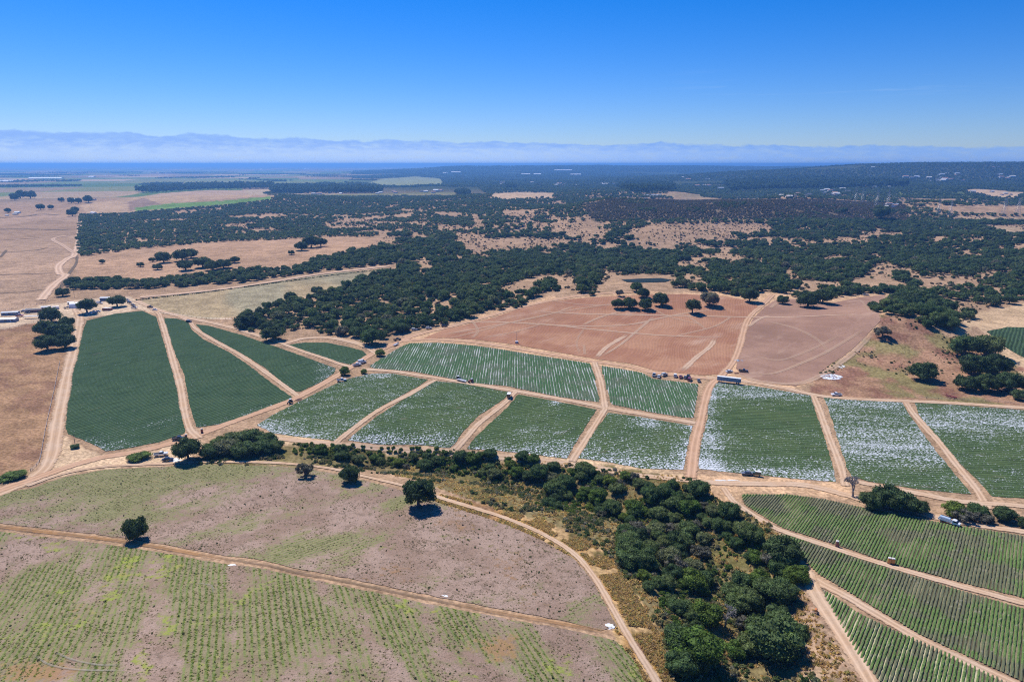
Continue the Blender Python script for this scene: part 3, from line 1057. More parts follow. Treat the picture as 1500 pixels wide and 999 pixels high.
row_field(F5, HD(756), 1.95, 1.72, 0.30, 3.5, M['bed_f5'], M['rows_f5'], 'long striped strawberry field below the red tilled hill', 'striped strawberry fields in the valley', ring=3)
row_field(F5b, HD(850), 1.75, 1.50, 0.30, 3.5, M['bed_f5'], M['rows_f5'], 'striped strawberry field in front of the row of parked cars', 'striped strawberry fields in the valley', ring=3)

# tilled red fields
T1 = [(612, 499), (650, 483), (700, 472), (760, 453), (800, 443), (850, 437), (900, 434), (1000, 431), (1060, 434), (1095, 440), (1105, 444), (1112, 450), (1098, 464), (1085, 490), (1078, 510), (1068, 532), (1058, 548), (1030, 550), (960, 543), (925, 533), (872, 526), (800, 513), (740, 503), (700, 498), (650, 495)]
T2 = [(1135, 440), (1160, 438), (1220, 444), (1260, 436), (1295, 432), (1298, 440), (1286, 456), (1290, 470), (1275, 485), (1250, 510), (1215, 535), (1190, 555), (1165, 566), (1120, 560), (1085, 549), (1078, 540), (1082, 515), (1092, 490), (1102, 468), (1120, 450)]
M['till1'] = mat_tilled('tilled_red_soil', (0.345, 0.166, 0.098), (0.43, 0.230, 0.136), 0.35)
M['till2'] = mat_tilled('tilled_dusty_soil', (0.30, 0.175, 0.122), (0.38, 0.228, 0.158), -0.8)
tag(sheet('tilled_field', T1, M['till1'], 7, 0.05), kind='structure')
tag(sheet('tilled_field', T2, M['till2'], 7, 0.05), kind='structure')


# the weedy fields on the near hill
def ell(u, v, cu, cv, ru, rv, rot=0.0):
    c, s = math.cos(rot), math.sin(rot)
    x = (u - cu) * c + (v - cv) * s
    y = -(u - cu) * s + (v - cv) * c
    return np.exp(-(x / ru) ** 2 - (y / rv) ** 2)


def g_upper(u, v, x, y):
    c_, s_ = math.cos(HD(1690)), math.sin(HD(1690))
    g = 0.40 + 0.9 * (fbm(x * c_ - y * s_, (x * s_ + y * c_) * 0.4, 11, 91, 4) - 0.5) * 1.9 + 0.5 * (fbm(x, y, 40, 92, 2) - 0.5)
    g = g + 0.45 * ss(740 - v + (u - 200) * 0.02, 0, 50) * ss(520 - u, 0, 200)
    g = g - 0.45 * ell(u, v, 700, 800, 190, 55, 0.25) - 0.35 * ell(u, v, 330, 735, 110, 18, -0.4)
    g = g + 0.35 * ell(u, v, 480, 800, 70, 18, -0.25) + 0.3 * ell(u, v, 200, 745, 150, 25)
    g = g + 0.35 * ell(u, v, 840, 880, 60, 20)
    return g


def g_lower(u, v, x, y):
    c_, s_ = math.cos(HD(355)), math.sin(HD(355))
    g = 0.62 + 0.9 * (fbm(x * c_ - y * s_, (x * s_ + y * c_) * 0.3, 9, 93, 4) - 0.5) * 2.4 + 0.5 * (fbm(x, y, 30, 94, 2) - 0.5)
    for (cu, cv, ru, rv, a) in ((70, 870, 60, 50, 0.5), (170, 880, 40, 70, 0.4), (300, 910, 40, 70, 0.45), (440, 890, 80, 60, 0.45), (560, 920, 60, 70, 0.35), (670, 940, 60, 50, 0.15),
                                (220, 880, 18, 70, -0.3), (230, 850, 22, 40, -0.5), (345, 900, 16, 100, -0.5), (20, 810, 60, 25, -0.3), (850, 950, 60, 60, -0.4), (100, 930, 70, 16, -0.2), (250, 970, 60, 30, -0.5)):
        g = g + a * ell(u, v, cu, cv, ru, rv)
    return g


WF1 = [(-120, 745), (0, 722), (45, 716), (95, 699), (155, 688), (235, 684), (300, 680), (400, 683), (450, 687), (500, 696), (550, 708), (600, 722), (650, 739), (700, 754), (740, 768), (790, 789), (838, 816), (866, 848), (890, 892), (905, 918), (880, 924), (830, 910), (760, 897), (680, 882), (600, 866), (520, 849), (440, 834), (380, 820), (320, 812), (250, 799), (190, 789), (130, 781), (60, 773), (0, 766), (-120, 755)]
WF2 = [(-120, 768), (0, 779), (60, 786), (130, 794), (190, 802), (250, 812), (320, 825), (380, 832), (440, 846), (520, 862), (600, 879), (680, 895), (760, 910), (830, 922), (900, 938), (925, 960), (952, 1010), (960, 1150), (-160, 1150), (-160, 900)]
M['weedy1'] = mat_weedy('weedy_hill_field', HD(1690), 1.9)
M['weedy2'] = mat_weedy('weedy_row_field', HD(355), 1.9)
yl = lambda u, v, x, y: (1.25 * fbm(x, y, 4, 311, 3)) * (0.8 * ell(u, v, 205, 975, 18, 25) + 0.75 * ell(u, v, 165, 860, 18, 40, 0.3) + 0.8 * ell(u, v, 240, 905, 14, 25) + 0.6 * ell(u, v, 465, 860, 12, 12) + 0.5 * ell(u, v, 330, 990, 20, 25)) + 0.22 + 1.3 * (fbm(x, y, 12, 95, 3) - 0.5)
ru = lambda u, v, x, y: 0.75 * ell(u, v, 735, 950, 45, 25) + 0.55 * ell(u, v, 60, 985, 80, 14) + 0.35 * ell(u, v, 130, 900, 30, 18) + 0.4 * ell(u, v, 600, 905, 60, 20) + 0.15 + 0.7 * (fbm(x, y, 18, 97, 2) - 0.5)
a1 = sheet('weedy_field', WF1, M['weedy1'], 2.5, 0.05, {'green': g_upper, 'yellow': lambda u, v, x, y: 0.1 + 0.9 * (fbm(x, y, 24, 96, 3) - 0.5), 'rust': lambda u, v, x, y: 0.12 + 1.1 * (fbm(x, y, 22, 98, 3) - 0.5) + 0.3 * ell(u, v, 660, 770, 70, 14)})
tag(a1, kind='structure')
a2 = sheet('weedy_field', WF2, M['weedy2'], 2.5, 0.05, {'green': g_lower, 'yellow': yl, 'rust': ru})
tag(a2, kind='structure')

# ------------------------------------------------------------------ roads and tracks
RO, RR_, TR = M['road'], M['road_red'], M['track']
ribbon('dirt_road', [(111, 452), (117, 466), (113, 490), (107, 515), (99, 545), (92, 580), (86, 609), (80, 645), (74, 672), (60, 692), (25, 712), (-60, 745)], 8.5, RO)
ribbon('dirt_road', [(-60, 742), (0, 718), (45, 703), (100, 684), (150, 670), (200, 662), (245, 651), (285, 639), (330, 622), (380, 604), (430, 585), (470, 564), (510, 541), (545, 519), (580, 503), (610, 491), (650, 481), (700, 468), (760, 451), (820, 438), (870, 431), (930, 428)], 7.0, RR_)
ribbon('dirt_road', [(200, 442), (218, 450), (232, 459), (236, 468), (243, 490), (254, 530), (264, 565), (270, 600), (278, 628), (292, 642)], 5.2, RO)
ribbon('dirt_road', [(262, 464), (277, 471), (287, 482), (312, 498), (347, 517), (377, 537), (405, 557), (436, 580)], 4.2, RO)
ribbon('dirt_road', [(200, 441), (228, 453), (262, 463), (300, 471), (340, 480), (370, 489), (402, 499), (418, 503), (445, 496), (480, 495), (515, 501), (538, 509), (553, 519)], 7.0, RO)
ribbon('dirt_road', [(405, 500), (425, 508), (450, 517), (475, 525), (500, 534), (515, 538)], 4.4, RO)
ribbon('dirt_road', [(530, 541), (575, 544), (610, 549.5), (640, 554), (700, 564), (740, 570.5), (790, 579), (840, 588), (885, 597), (920, 603), (960, 610), (1020, 620)], 6.0, RO)
ribbon('dirt_road', [(586, 500), (620, 497.5), (650, 498), (700, 502), (740, 508), (780, 515), (830, 523), (870, 530), (920, 537), (960, 546), (1030, 554), (1070, 555)], 7.0, RR_)
ribbon('dirt_road', [(640, 556), (622, 565), (600, 578), (575, 590), (550, 604), (520, 626), (497, 644), (485, 655)], 4.2, RO)
ribbon('dirt_road', [(755, 574), (742, 588), (720, 606), (700, 622), (684, 640), (666, 660)], 4.2, RO)
ribbon('dirt_road', [(871, 531), (880, 560), (886, 597)], 5.0, RO)
ribbon('dirt_road', [(887, 598), (870, 625), (853, 652), (838, 676)], 4.2, RO)
ribbon('dirt_road', [(1132, 432), (1117, 447), (1102, 460), (1092, 475), (1084, 505), (1074, 530), (1058, 549), (1040, 566), (1032, 590), (1026, 618), (1018, 650), (1012, 700)], 6.2, RR_)
ribbon('dirt_road', [(1190, 577), (1200, 600), (1213, 636), (1230, 680), (1238, 712)], 4.6, RO)
ribbon('dirt_road', [(1326, 588), (1338, 606), (1357, 628), (1377, 650), (1405, 686), (1432, 720), (1446, 745)], 4.6, RO)
ribbon('dirt_road', [(1035, 553), (1060, 555), (1100, 560), (1150, 569), (1200, 580), (1260, 585), (1330, 588), (1400, 591), (1500, 598), (1640, 610)], 6.5, RO)
ribbon('dirt_road', [(330, 655), (370, 640), (420, 644), (490, 651), (550, 656), (600, 660), (660, 664), (760, 672), (835, 681), (880, 687), (940, 697), (1010, 704), (1060, 708), (1120, 709), (1180, 711), (1235, 724), (1290, 739), (1350, 753), (1380, 760), (1440, 771), (1500, 779), (1640, 800)], 5.5, RO)
ribbon('dirt_road', [(1230, 700), (1290, 713), (1345, 723), (1400, 734), (1450, 738), (1500, 742), (1640, 762)], 5.0, RO)
ribbon('dirt_road', [(1060, 715), (1075, 735), (1105, 756), (1143, 777), (1208, 799), (1300, 828.5), (1405, 858.5), (1500, 884), (1640, 924)], 3.6, RO)
ribbon('dirt_road', [(1150, 832), (1185, 845), (1205, 856), (1240, 874), (1272, 893), (1351, 939), (1423, 973), (1490, 1004), (1600, 1058)], 4.0, RO)
ribbon('dirt_road', [(1180, 835), (1192, 865), (1210, 895), (1240, 940), (1275, 999), (1320, 1080)], 5.0, RO)
ribbon('dirt_track', [(1000, 1080), (962, 999), (925, 940), (895, 887), (870, 845), (838, 809), (790, 780), (740, 759), (700, 746), (650, 731), (600, 714), (550, 702), (500, 690), (450, 682), (400, 678), (350, 677), (300, 677), (230, 680), (150, 684), (90, 695), (40, 712)], 3.0, RO)
OCH = mat_road('ochre_bank_earth', (0.46, 0.25, 0.105), (0.30, 0.185, 0.10))
BRN = mat_road('brown_bank_earth', (0.26, 0.175, 0.115), (0.20, 0.15, 0.09))
ribbon('ochre_bank', [(-120, 758), (0, 772), (60, 779), (130, 787), (190, 795), (250, 805), (320, 818), (345, 822)], 2.6, OCH, fade=0.55, hump=0.12, fade_ends=True)
ribbon('ochre_bank', [(300, 813), (350, 822), (400, 830), (440, 840), (520, 855), (600, 872), (680, 888), (720, 896)], 1.7, BRN, fade=0.5, hump=0.12, fade_ends=True)
ribbon('ochre_bank', [(660, 884), (700, 892), (760, 903), (830, 915), (905, 930)], 2.4, OCH, fade=0.42, hump=0.12, fade_ends=True)
ribbon('dirt_road', [(205, 436), (260, 431), (330, 423.5), (400, 413), (470, 402), (570, 390.5)], 9.0, TR, off=0.3)
ribbon('farm_track', [(117, 318), (116, 345), (110, 372), (98, 380), (86, 390), (88, 401), (96, 404), (82, 415), (72, 425), (60, 440)], 12.0, TR, off=0.3)
ribbon('farm_track', [(110, 372), (92, 360), (78, 352), (84, 348), (96, 346), (0, 352), (-60, 354)], 9.0, TR, off=0.3, fade=0.8)
DIT = mat_road('dark_ditch_weeds', (0.20, 0.15, 0.11), (0.17, 0.135, 0.085))
for P_, w_ in (([(-60, 404), (30, 402), (86, 400)], 5), ([(-60, 432), (20, 429), (75, 423)], 4), ([(-60, 372), (40, 368), (75, 362)], 5), ([(0, 378), (10, 366)], 5), ([(-60, 337), (40, 336), (112, 338)], 14), ([(-60, 322), (30, 318), (60, 314), (92, 316)], 14), ([(112, 372), (112, 385), (102, 400), (84, 430)], 5)):
    ribbon('field_ditch', P_, w_, DIT, off=0.2, fade=0.75, fade_ends=True)
# wheel tracks over the tilled hill
for P_, w_, f_ in (([(640, 480), (700, 472), (800, 476), (870, 483), (960, 491), (1040, 494), (1075, 492)], 3.0, 0.8),
                   ([(740, 472), (850, 478), (920, 476), (960, 468), (1000, 460), (1060, 452)], 3.0, 0.7),
                   ([(760, 455), (850, 460), (950, 462), (1100, 465), (1200, 463), (1290, 466)], 3.2, 0.8),
                   ([(873, 525), (890, 508), (920, 490)], 4.0, 0.95), ([(878, 524), (905, 508), (925, 492), (945, 475), (960, 462)], 2.6, 0.7),
                   ([(998, 545), (1020, 524), (1040, 508), (1048, 495)], 4.5, 0.95), ([(1005, 462), (1020, 472), (1035, 484)], 2.5, 0.5),
                   ([(640, 500), (700, 486), (760, 470), (830, 456), (920, 442)], 3.0, 0.5), ([(850, 478), (880, 465), (910, 456), (925, 448)], 3.0, 0.7),
                   ([(800, 440), (860, 447), (930, 446), (1000, 441)], 2.6, 0.5), ([(930, 441), (960, 455), (985, 466), (1040, 478)], 2.6, 0.5),
                   ([(640, 492), (720, 478), (800, 462), (850, 446)], 2.8, 0.6), ([(980, 495), (1010, 488), (1048, 478), (1075, 462)], 2.6, 0.55), ([(1120, 470), (1160, 480), (1200, 500), (1215, 520)], 3.0, 0.4), ([(1098, 520), (1140, 528), (1180, 516), (1230, 490)], 3.0, 0.4),
                   ([(855, 505), (857, 520)], 2.2, 0.5), ([(860, 475), (845, 500), (850, 520)], 2.0, 0.35),
                   ([(1085, 545), (1130, 548), (1180, 530), (1230, 505), (1270, 480)], 3.2, 0.55), ([(1060, 540), (1090, 552), (1120, 560), (1180, 560), (1240, 525), (1280, 485)], 5.0, 0.65),
                   ([(1130, 462), (1112, 468), (1095, 480)], 3.0, 0.8), ([(1128, 452), (1138, 444)], 3.0, 0.6), ([(690, 468), (700, 485), (690, 497)], 2.6, 0.5),
                   ([(705, 495), (735, 490), (760, 485), (800, 473)], 2.6, 0.45), ([(1250, 437), (1265, 445), (1282, 455)], 2.6, 0.5)):
    ribbon('wheel_track', P_, w_ * 1.15, TR, fade=f_ * 0.9, off=0.10, fade_ends=True)
for P_ in ([(50, 960), (75, 975), (120, 982), (185, 983)], [(78, 955), (110, 968), (150, 975), (182, 974)], [(285, 855), (310, 858), (312, 870)]):
    ribbon('foot_path', P_, 0.8, mat_road('pale_path', (0.40, 0.36, 0.30), (0.30, 0.27, 0.20)), fade=0.42, off=0.07, fade_ends=True)

# pond in the woods
M['water'] = material('dark_green_pond_water', 0.5, 0.02)[0]
M['water'].node_tree.nodes['Principled BSDF'].inputs['Base Color'].default_value = (0.02, 0.028, 0.018, 1)
pw = sheet('pond_water', [(910, 410.5), (930, 409), (968, 408), (984, 410.5), (975, 413.5), (940, 414.5), (918, 413.5)], M['water'], 12, 0.35)
tag(pw, kind='structure')

# ------------------------------------------------------------------ foliage building blocks
def ico(sub):
    bm = bmesh.new()
    bmesh.ops.create_icosphere(bm, subdivisions=sub, radius=1.0)
    v = np.array([x.co[:] for x in bm.verts]); f = [[q.index for q in p.verts] for p in bm.faces]
    bm.free()
    return v, f


ICO1, ICO2 = ico(1), ico(2)


def crown_mesh(name, mat, nl, nleaf, leaf, seed, core=ICO1, flatn=0.62, lift=0.17, spread=0.33, lr=(0.13, 0.20), open_=0.0):
    """crown of unit width standing on z=0: many leaf clumps on overlapping boughs round a dark broken core"""
    g = np.random.default_rng(seed)
    C = []; Rr = []
    for k in range(nl):
        for _ in range(30):
            a = g.random() * 2 * np.pi
            r = np.sqrt(g.random()) * spread
            top = np.sqrt(max(0.0, 1 - (r / (spread + 0.12)) ** 2))
            z = (0.18 + g.random() * 0.82) * top
            c = np.array((r * np.cos(a), r * np.sin(a), z * flatn * 0.55 + lift))
            if all(np.linalg.norm((c - q) * (1, 1, 1.3)) > 0.11 for q in C) or _ == 29:
                break
        C.append(c); Rr.append(g.uniform(*lr))
    C = np.array(C); Rr = np.array(Rr)
    V = []; F = []; base = 0
    cv, cf = core
    for c, r in zip(C, Rr):
        q = cv * (0.74 * r) * (1 + (g.random((len(cv), 1)) - 0.5) * 0.45) * (1, 1, 0.8) + c
        V.append(q); F += [[i + base for i in f] for f in cf]
        base += len(q)
    n = nleaf
    k = g.integers(0, nl, n)
    d = g.normal(size=(n, 3)); d[:, 2] = d[:, 2] * 0.8 + 0.25
    d /= np.linalg.norm(d, axis=1)[:, None]
    rad = Rr[k] * g.uniform(0.78, 1.12, n)
    P = C[k] + d * rad[:, None] * (1, 1, 0.82)
    keep = np.ones(n, bool)
    for c, r in zip(C, Rr):
        keep &= (np.linalg.norm((P - c) * (1, 1, 1.2), axis=1) > r * 0.70)
    if open_ > 0:
        keep &= g.random(n) > open_ * (vnoise(P[:, 0] * 9 + 50, P[:, 1] * 9 + P[:, 2] * 7 + 50, seed) > 0.5)
    P = P[keep]; d = d[keep]; n = len(P)
    nn = d + g.normal(size=(n, 3)) * 0.55
    nn /= np.linalg.norm(nn, axis=1)[:, None]
    t = np.cross(nn, g.normal(size=(n, 3))); t /= np.linalg.norm(t, axis=1)[:, None]
    b = np.cross(nn, t)
    s = leaf * g.uniform(0.6, 1.35, n)[:, None]
    q = np.stack([P - t * s, P + b * s * 0.75 + nn * s * 0.2, P + t * s, P - b * s * 0.75 - nn * s * 0.15], 1).reshape(-1, 3)
    V.append(q)
    F += [[base + 4 * i, base + 4 * i + 1, base + 4 * i + 2, base + 4 * i + 3] for i in range(n)]
    V = np.concatenate(V)
    V[:, 2] = np.maximum(V[:, 2], 0.02)
    me = bpy.data.meshes.new(name)
    me.from_pydata(V.tolist(), [], F)
    me.update()
    me.materials.append(mat)
    return me


def trunk_mesh(name, seed, mat, hgt=0.30, rad=0.035):
    g = random.Random(seed)
    bm = bmesh.new()
    lean = (g.uniform(-.03, .03), g.uniform(-.03, .03))
    tube(bm, [(0, 0, -0.05), (lean[0] * .3, lean[1] * .3, hgt * 0.35), (lean[0], lean[1], hgt * 0.7)], [rad * 1.5, rad, rad * 0.85], 7)
    for k in range(5):
        a = k * 1.256 + g.uniform(-.4, .4)
        r = g.uniform(.16, .28)
        z = hgt + g.uniform(-.02, .10)
        tube(bm, [(lean[0], lean[1], hgt * 0.55), (lean[0] + math.cos(a) * r * .45, lean[1] + math.sin(a) * r * .45, hgt * 0.85), (math.cos(a) * r, math.sin(a) * r, z)], [rad * 0.7, rad * 0.45, rad * 0.15], 5)
    me = bpy.data.meshes.new(name)
    bm.to_mesh(me); bm.free()
    me.materials.append(mat)
    return me


def bare_mesh(name, seed, mat, n=70):
    """crown of bare branches"""
    g = random.Random(seed)
    bm = bmesh.new()
    def grow(p, d, L, r, lev):
        q = p + d * L
        tube(bm, [p, p + d * L * 0.5 + Vector((g.uniform(-1, 1), g.uniform(-1, 1), g.uniform(-1, 1))) * L * .08, q], [r, r * .8, r * .55], 4 if lev else 6)
        if lev >= 5: return
        for _ in range(3 if lev < 3 else 4):
            e = (d + Vector((g.uniform(-1, 1), g.uniform(-1, 1), g.uniform(-.5, .7))) * 0.85).normalized()
            grow(q, e, L * g.uniform(.6, .85), max(r * .62, 0.0042), lev + 1)
    grow(Vector((0, 0, -.03)), Vector((0.05, 0, 1)), 0.16, 0.030, 0)
    me = bpy.data.meshes.new(name)
    bm.to_mesh(me); bm.free()
    me.materials.append(mat)
    return me


HI = [crown_mesh('crown', M['leaf_oak'], 26, 6200, 0.022, 100 + i, ICO2) for i in range(4)]
HID = [crown_mesh('crown', M['leaf_dark'], 24, 5200, 0.023, 130 + i, ICO2) for i in range(3)]
HIO = [crown_mesh('crown', M['leaf_dark'], 28, 5600, 0.022, 140 + i, ICO1, lift=0.24, flatn=0.60, open_=0.40, lr=(0.11, 0.165)) for i in range(2)]
HIB = [crown_mesh('crown', M['leaf_bright'], 22, 5000, 0.022, 150 + i, ICO1, lift=0.14) for i in range(2)]
HIG = [crown_mesh('crown', M['leaf_grey'], 20, 3200, 0.022, 160 + i, ICO1, lift=0.16, open_=0.6, lr=(0.09, 0.15)) for i in range(2)]
MID = [crown_mesh('crown', M['leaf_oak'], 16, 1500, 0.036, 200 + i, ICO1) for i in range(5)] + [crown_mesh('crown', M['leaf_dark'], 14, 1300, 0.037, 210 + i, ICO1) for i in range(2)]
LOW = [crown_mesh('crown', M['leaf_oak'], 9, 240, 0.070, 300 + i, ICO1, lr=(0.15, 0.23)) for i in range(5)]
LOWC = [crown_mesh('crown', M['leaf_chap'], 8, 160, 0.075, 320 + i, ICO1, lift=0.10, flatn=0.45, lr=(0.14, 0.22)) for i in range(3)]
TALL = [crown_mesh('crown', M['leaf_dark'], 12, 240, 0.075, 340 + i, ICO1, lift=0.25, flatn=1.7, spread=0.30, lr=(0.15, 0.22)) for i in range(3)]
SHRUB = [crown_mesh('foliage', M['leaf_scrub'], 9, 700, 0.05, 400 + i, ICO1, lift=0.08, flatn=0.55, lr=(0.13, 0.2)) for i in range(4)]
SHRUBG = [crown_mesh('foliage', M['leaf_bright'], 9, 800, 0.05, 420 + i, ICO1, lift=0.08, flatn=0.6, lr=(0.13, 0.2)) for i in range(3)]
SHRUBD = [crown_mesh('foliage', M['leaf_oak'], 9, 800, 0.05, 430 + i, ICO1, lift=0.08, flatn=0.6, lr=(0.13, 0.2)) for i in range(3)]
BARE = [bare_mesh('crown', 500 + i, M['grey_twig']) for i in range(2)]
TRUNK = [trunk_mesh('trunk', 600 + i, M['trunk']) for i in range(4)]


def tuft_mesh(name, mat, seed, n=26, w=0.5, h=0.6):
    g = np.random.default_rng(seed)
    V = []; F = []
    for k in range(n):
        a = g.random() * 6.283; r = g.random() ** 0.7 * w
        p = np.array((np.cos(a) * r, np.sin(a) * r, 0)); l = g.uniform(.5, 1) * h * (1.15 - r / w * 0.6)
        t = g.random() * 6.283; d = np.array((np.cos(t), np.sin(t), 0)) * 0.16 * g.uniform(.6, 1.3)
        o = np.array((g.normal() * .18, g.normal() * .18, 0))
        b = len(V)
        V += [p - d, p + d, p + o + (0, 0, l) + d * .5, p + o + (0, 0, l) - d * .5]
        F.append([b, b + 1, b + 2, b + 3])
    me = bpy.data.meshes.new(name)
    me.from_pydata([tuple(v) for v in V], [], F)
    me.update(); me.materials.append(mat)
    return me


# ------------------------------------------------------------------ masses nobody could count, instanced by geometry nodes
def proto_collection(name, meshes):
    c = bpy.data.collections.new(name)
    for me in meshes:
        c.objects.link(bpy.data.objects.new(me.name + '_kind', me))
    return c


def scatter(name, pts, rz, scl, coll, label, cat, kind='stuff', group=None):
    n = len(pts)
    me = bpy.data.meshes.new(name)
    me.vertices.add(n)
    me.vertices.foreach_set('co', np.asarray(pts, np.float32).ravel())
    rot = np.zeros((n, 3), np.float32); rot[:, 2] = rz
    a = me.attributes.new('rot', 'FLOAT_VECTOR', 'POINT'); a.data.foreach_set('vector', rot.ravel())
    s = np.asarray(scl, np.float32)
    if s.ndim == 1: s = np.stack([s, s, s], 1)
    a = me.attributes.new('scl', 'FLOAT_VECTOR', 'POINT'); a.data.foreach_set('vector', s.ravel())
    me.update()
    o = bpy.data.objects.new(name, me)
    COL.objects.link(o)
    ng = bpy.data.node_groups.new(name + '_scatter', 'GeometryNodeTree')
    ng.interface.new_socket('Geometry', in_out='INPUT', socket_type='NodeSocketGeometry')
    ng.interface.new_socket('Geometry', in_out='OUTPUT', socket_type='NodeSocketGeometry')
    t = NT(ng)
    gi = t.new('NodeGroupInput'); go = t.new('NodeGroupOutput')
    iop = t.new('GeometryNodeInstanceOnPoints')
    ci = t.new('GeometryNodeCollectionInfo')
    ci.inputs['Collection'].default_value = coll
    ci.inputs['Separate Children'].default_value = True
    ci.inputs['Reset Children'].default_value = True
    iop.inputs['Pick Instance'].default_value = True
    ar = t.new('GeometryNodeInputNamedAttribute', data_type='FLOAT_VECTOR'); ar.inputs['Name'].default_value = 'rot'
    asn = t.new('GeometryNodeInputNamedAttribute', data_type='FLOAT_VECTOR'); asn.inputs['Name'].default_value = 'scl'
    t.put(iop.inputs['Points'], gi.outputs[0])
    t.put(iop.inputs['Instance'], ci.outputs[0])
    t.put(iop.inputs['Rotation'], ar.outputs['Attribute'])
    t.put(iop.inputs['Scale'], asn.outputs['Attribute'])
    t.put(go.inputs[0], iop.outputs[0])
    md = o.modifiers.new('scatter', 'NODES')
    md.node_group = ng
    tag(o, label, cat, group, kind)
    return o


def jgrid(x0, x1, y0, y1, cell):
    xs = np.arange(x0, x1, cell); ys = np.arange(y0, y1, cell)
    X, Y = np.meshgrid(xs, ys)
    X = X + (RNG.random(X.shape) - 0.5) * cell * 0.95
    Y = Y + (RNG.random(X.shape) - 0.5) * cell * 0.95
    return X.ravel(), Y.ravel()


W_HEDGE = [(97, 417), (120, 412), (176, 408), (199, 416), (230, 411), (311, 403), (351, 397), (400, 397), (440, 393), (465, 378), (489, 377), (515, 372), (540, 366), (575, 372), (585, 385), (532, 391), (451, 400), (400, 408), (324, 417), (203, 424), (108, 424)]
W_MAIN = [(342, 476), (352, 463), (372, 457), (412, 442), (445, 444), (475, 429), (515, 420), (530, 405), (575, 397), (588, 386), (560, 380), (520, 380), (512, 370), (548, 357), (556, 352), (575, 342), (598, 340), (610, 352), (640, 350), (700, 348), (760, 346), (840, 342), (900, 336), (1000, 330), (1100, 326), (1330, 322), (1500, 322), (1760, 322),
          (1760, 470), (1500, 440), (1440, 452), (1420, 470), (1425, 478), (1400, 490), (1440, 500), (1472, 525), (1498, 560), (1478, 560), (1440, 548), (1425, 566), (1395, 552), (1390, 540), (1398, 515), (1385, 498), (1345, 488), (1320, 462), (1280, 460), (1278, 452), (1300, 445), (1310, 430), (1290, 430), (1250, 432), (1205, 440), (1165, 440), (1150, 430), (1125, 428), (1090, 436), (1060, 430), (1010, 425), (985, 420), (985, 404), (930, 402), (905, 405), (895, 405), (880, 428), (860, 438), (835, 425), (800, 428), (780, 440), (765, 452), (730, 455), (695, 463), (678, 470), (640, 478), (603, 484), (575, 490), (560, 496), (530, 496), (500, 492), (470, 488), (440, 483), (418, 486), (400, 492), (350, 482)]
W_UP = [(113, 372), (112, 350), (118, 316), (190, 313), (250, 308), (330, 302), (395, 293), (410, 286), (550, 276), (700, 274), (720, 292), (800, 293), (850, 287), (900, 292), (1000, 294), (1330, 302), (1400, 312), (1500, 316), (1760, 318), (1760, 335), (1100, 332), (900, 338), (700, 350), (640, 350), (600, 340), (570, 340), (545, 347), (480, 347), (400, 352), (330, 354), (250, 361), (200, 365), (120, 376)]
CLEAR = [[(672, 352), (685, 346), (720, 350), (770, 348), (830, 352), (850, 356), (800, 362), (770, 368), (745, 370), (700, 372), (680, 368)],
         [(918, 336), (960, 330), (1040, 327), (1120, 328), (1135, 338), (1065, 345), (1030, 350), (1010, 357), (985, 360), (955, 357), (930, 349)],
         [(728, 422), (760, 413), (795, 404), (812, 410), (780, 426), (750, 434)], [(808, 404), (828, 407), (850, 420), (838, 428), (815, 419)],
         [(885, 395), (905, 400), (912, 408), (990, 402), (990, 418), (905, 420), (922, 432), (880, 445), (868, 435)],
         [(1272, 392), (1295, 384), (1320, 393), (1304, 404), (1312, 412), (1338, 420), (1330, 426), (1262, 425), (1240, 416), (1265, 406)],
         [(1148, 396), (1165, 396), (1162, 410), (1235, 415), (1238, 424), (1190, 422), (1150, 418)], [(985, 383), (1040, 387), (1035, 396), (995, 395)],
         [(1050, 360), (1072, 368), (1068, 385), (1054, 382)], [(606, 385), (622, 380), (634, 392), (617, 402)], [(665, 342), (720, 344), (710, 350), (670, 352)],
         [(705, 418), (718, 416), (720, 424), (704, 426)], [(560, 345), (600, 348), (560, 362), (520, 372), (530, 358)], [(862, 336), (900, 338), (890, 346), (850, 350)],
         [(870, 358), (900, 356), (905, 364), (872, 368)], [(1430, 330), (1760, 330), (1760, 346), (1480, 344)], [(1395, 317), (1760, 316), (1760, 325), (1420, 323)],
         [(1420, 350), (1445, 348), (1440, 357), (1420, 356)], [(1375, 364), (1402, 363), (1400, 367), (1375, 367)], [(1250, 345), (1325, 340), (1320, 348), (1262, 352)],
         [(718, 290), (722, 284), (760, 282), (812, 283), (810, 291), (770, 291), (740, 294)], [(1480, 360), (1510, 356), (1500, 368), (1482, 370)],
         [(640, 330), (700, 334), (690, 340), (640, 338)], [(740, 308), (790, 316), (780, 322), (735, 318)], [(690, 315), (700, 315), (712, 335), (695, 335)]]
C_BIG = POLY['clear_far']


def keepclear(u, v):
    m = np.zeros(u.shape, bool)
    for c in CLEAR:
        m |= inpoly(u, v, c)
    return m


# --- middle woodland, 12 m cells
trees = []      # x, y, width, kind


def wood(poly_list, cell, bounds, wmin, wmax, thr, wl, seed, hi_v=None):
    X, Y = jgrid(*bounds, cell)
    Z = H(X, Y)
    U, V = proj(X, Y, Z)
    ok = np.zeros(X.shape, bool)
    for P in poly_list:
        ok |= inpoly(U, V, P)
    ok &= ~keepclear(U, V)
    nz = fbm(X, Y, wl, seed, 3)
    t = thr(U, V, X, Y) if callable(thr) else thr
    ok &= (nz > t) | (RNG.random(X.shape) < 0.06)
    X, Y, Z = X[ok], Y[ok], Z[ok]
    w = wmin + (wmax - wmin) * RNG.random(len(X)) ** 1.3
    return X, Y, Z, w


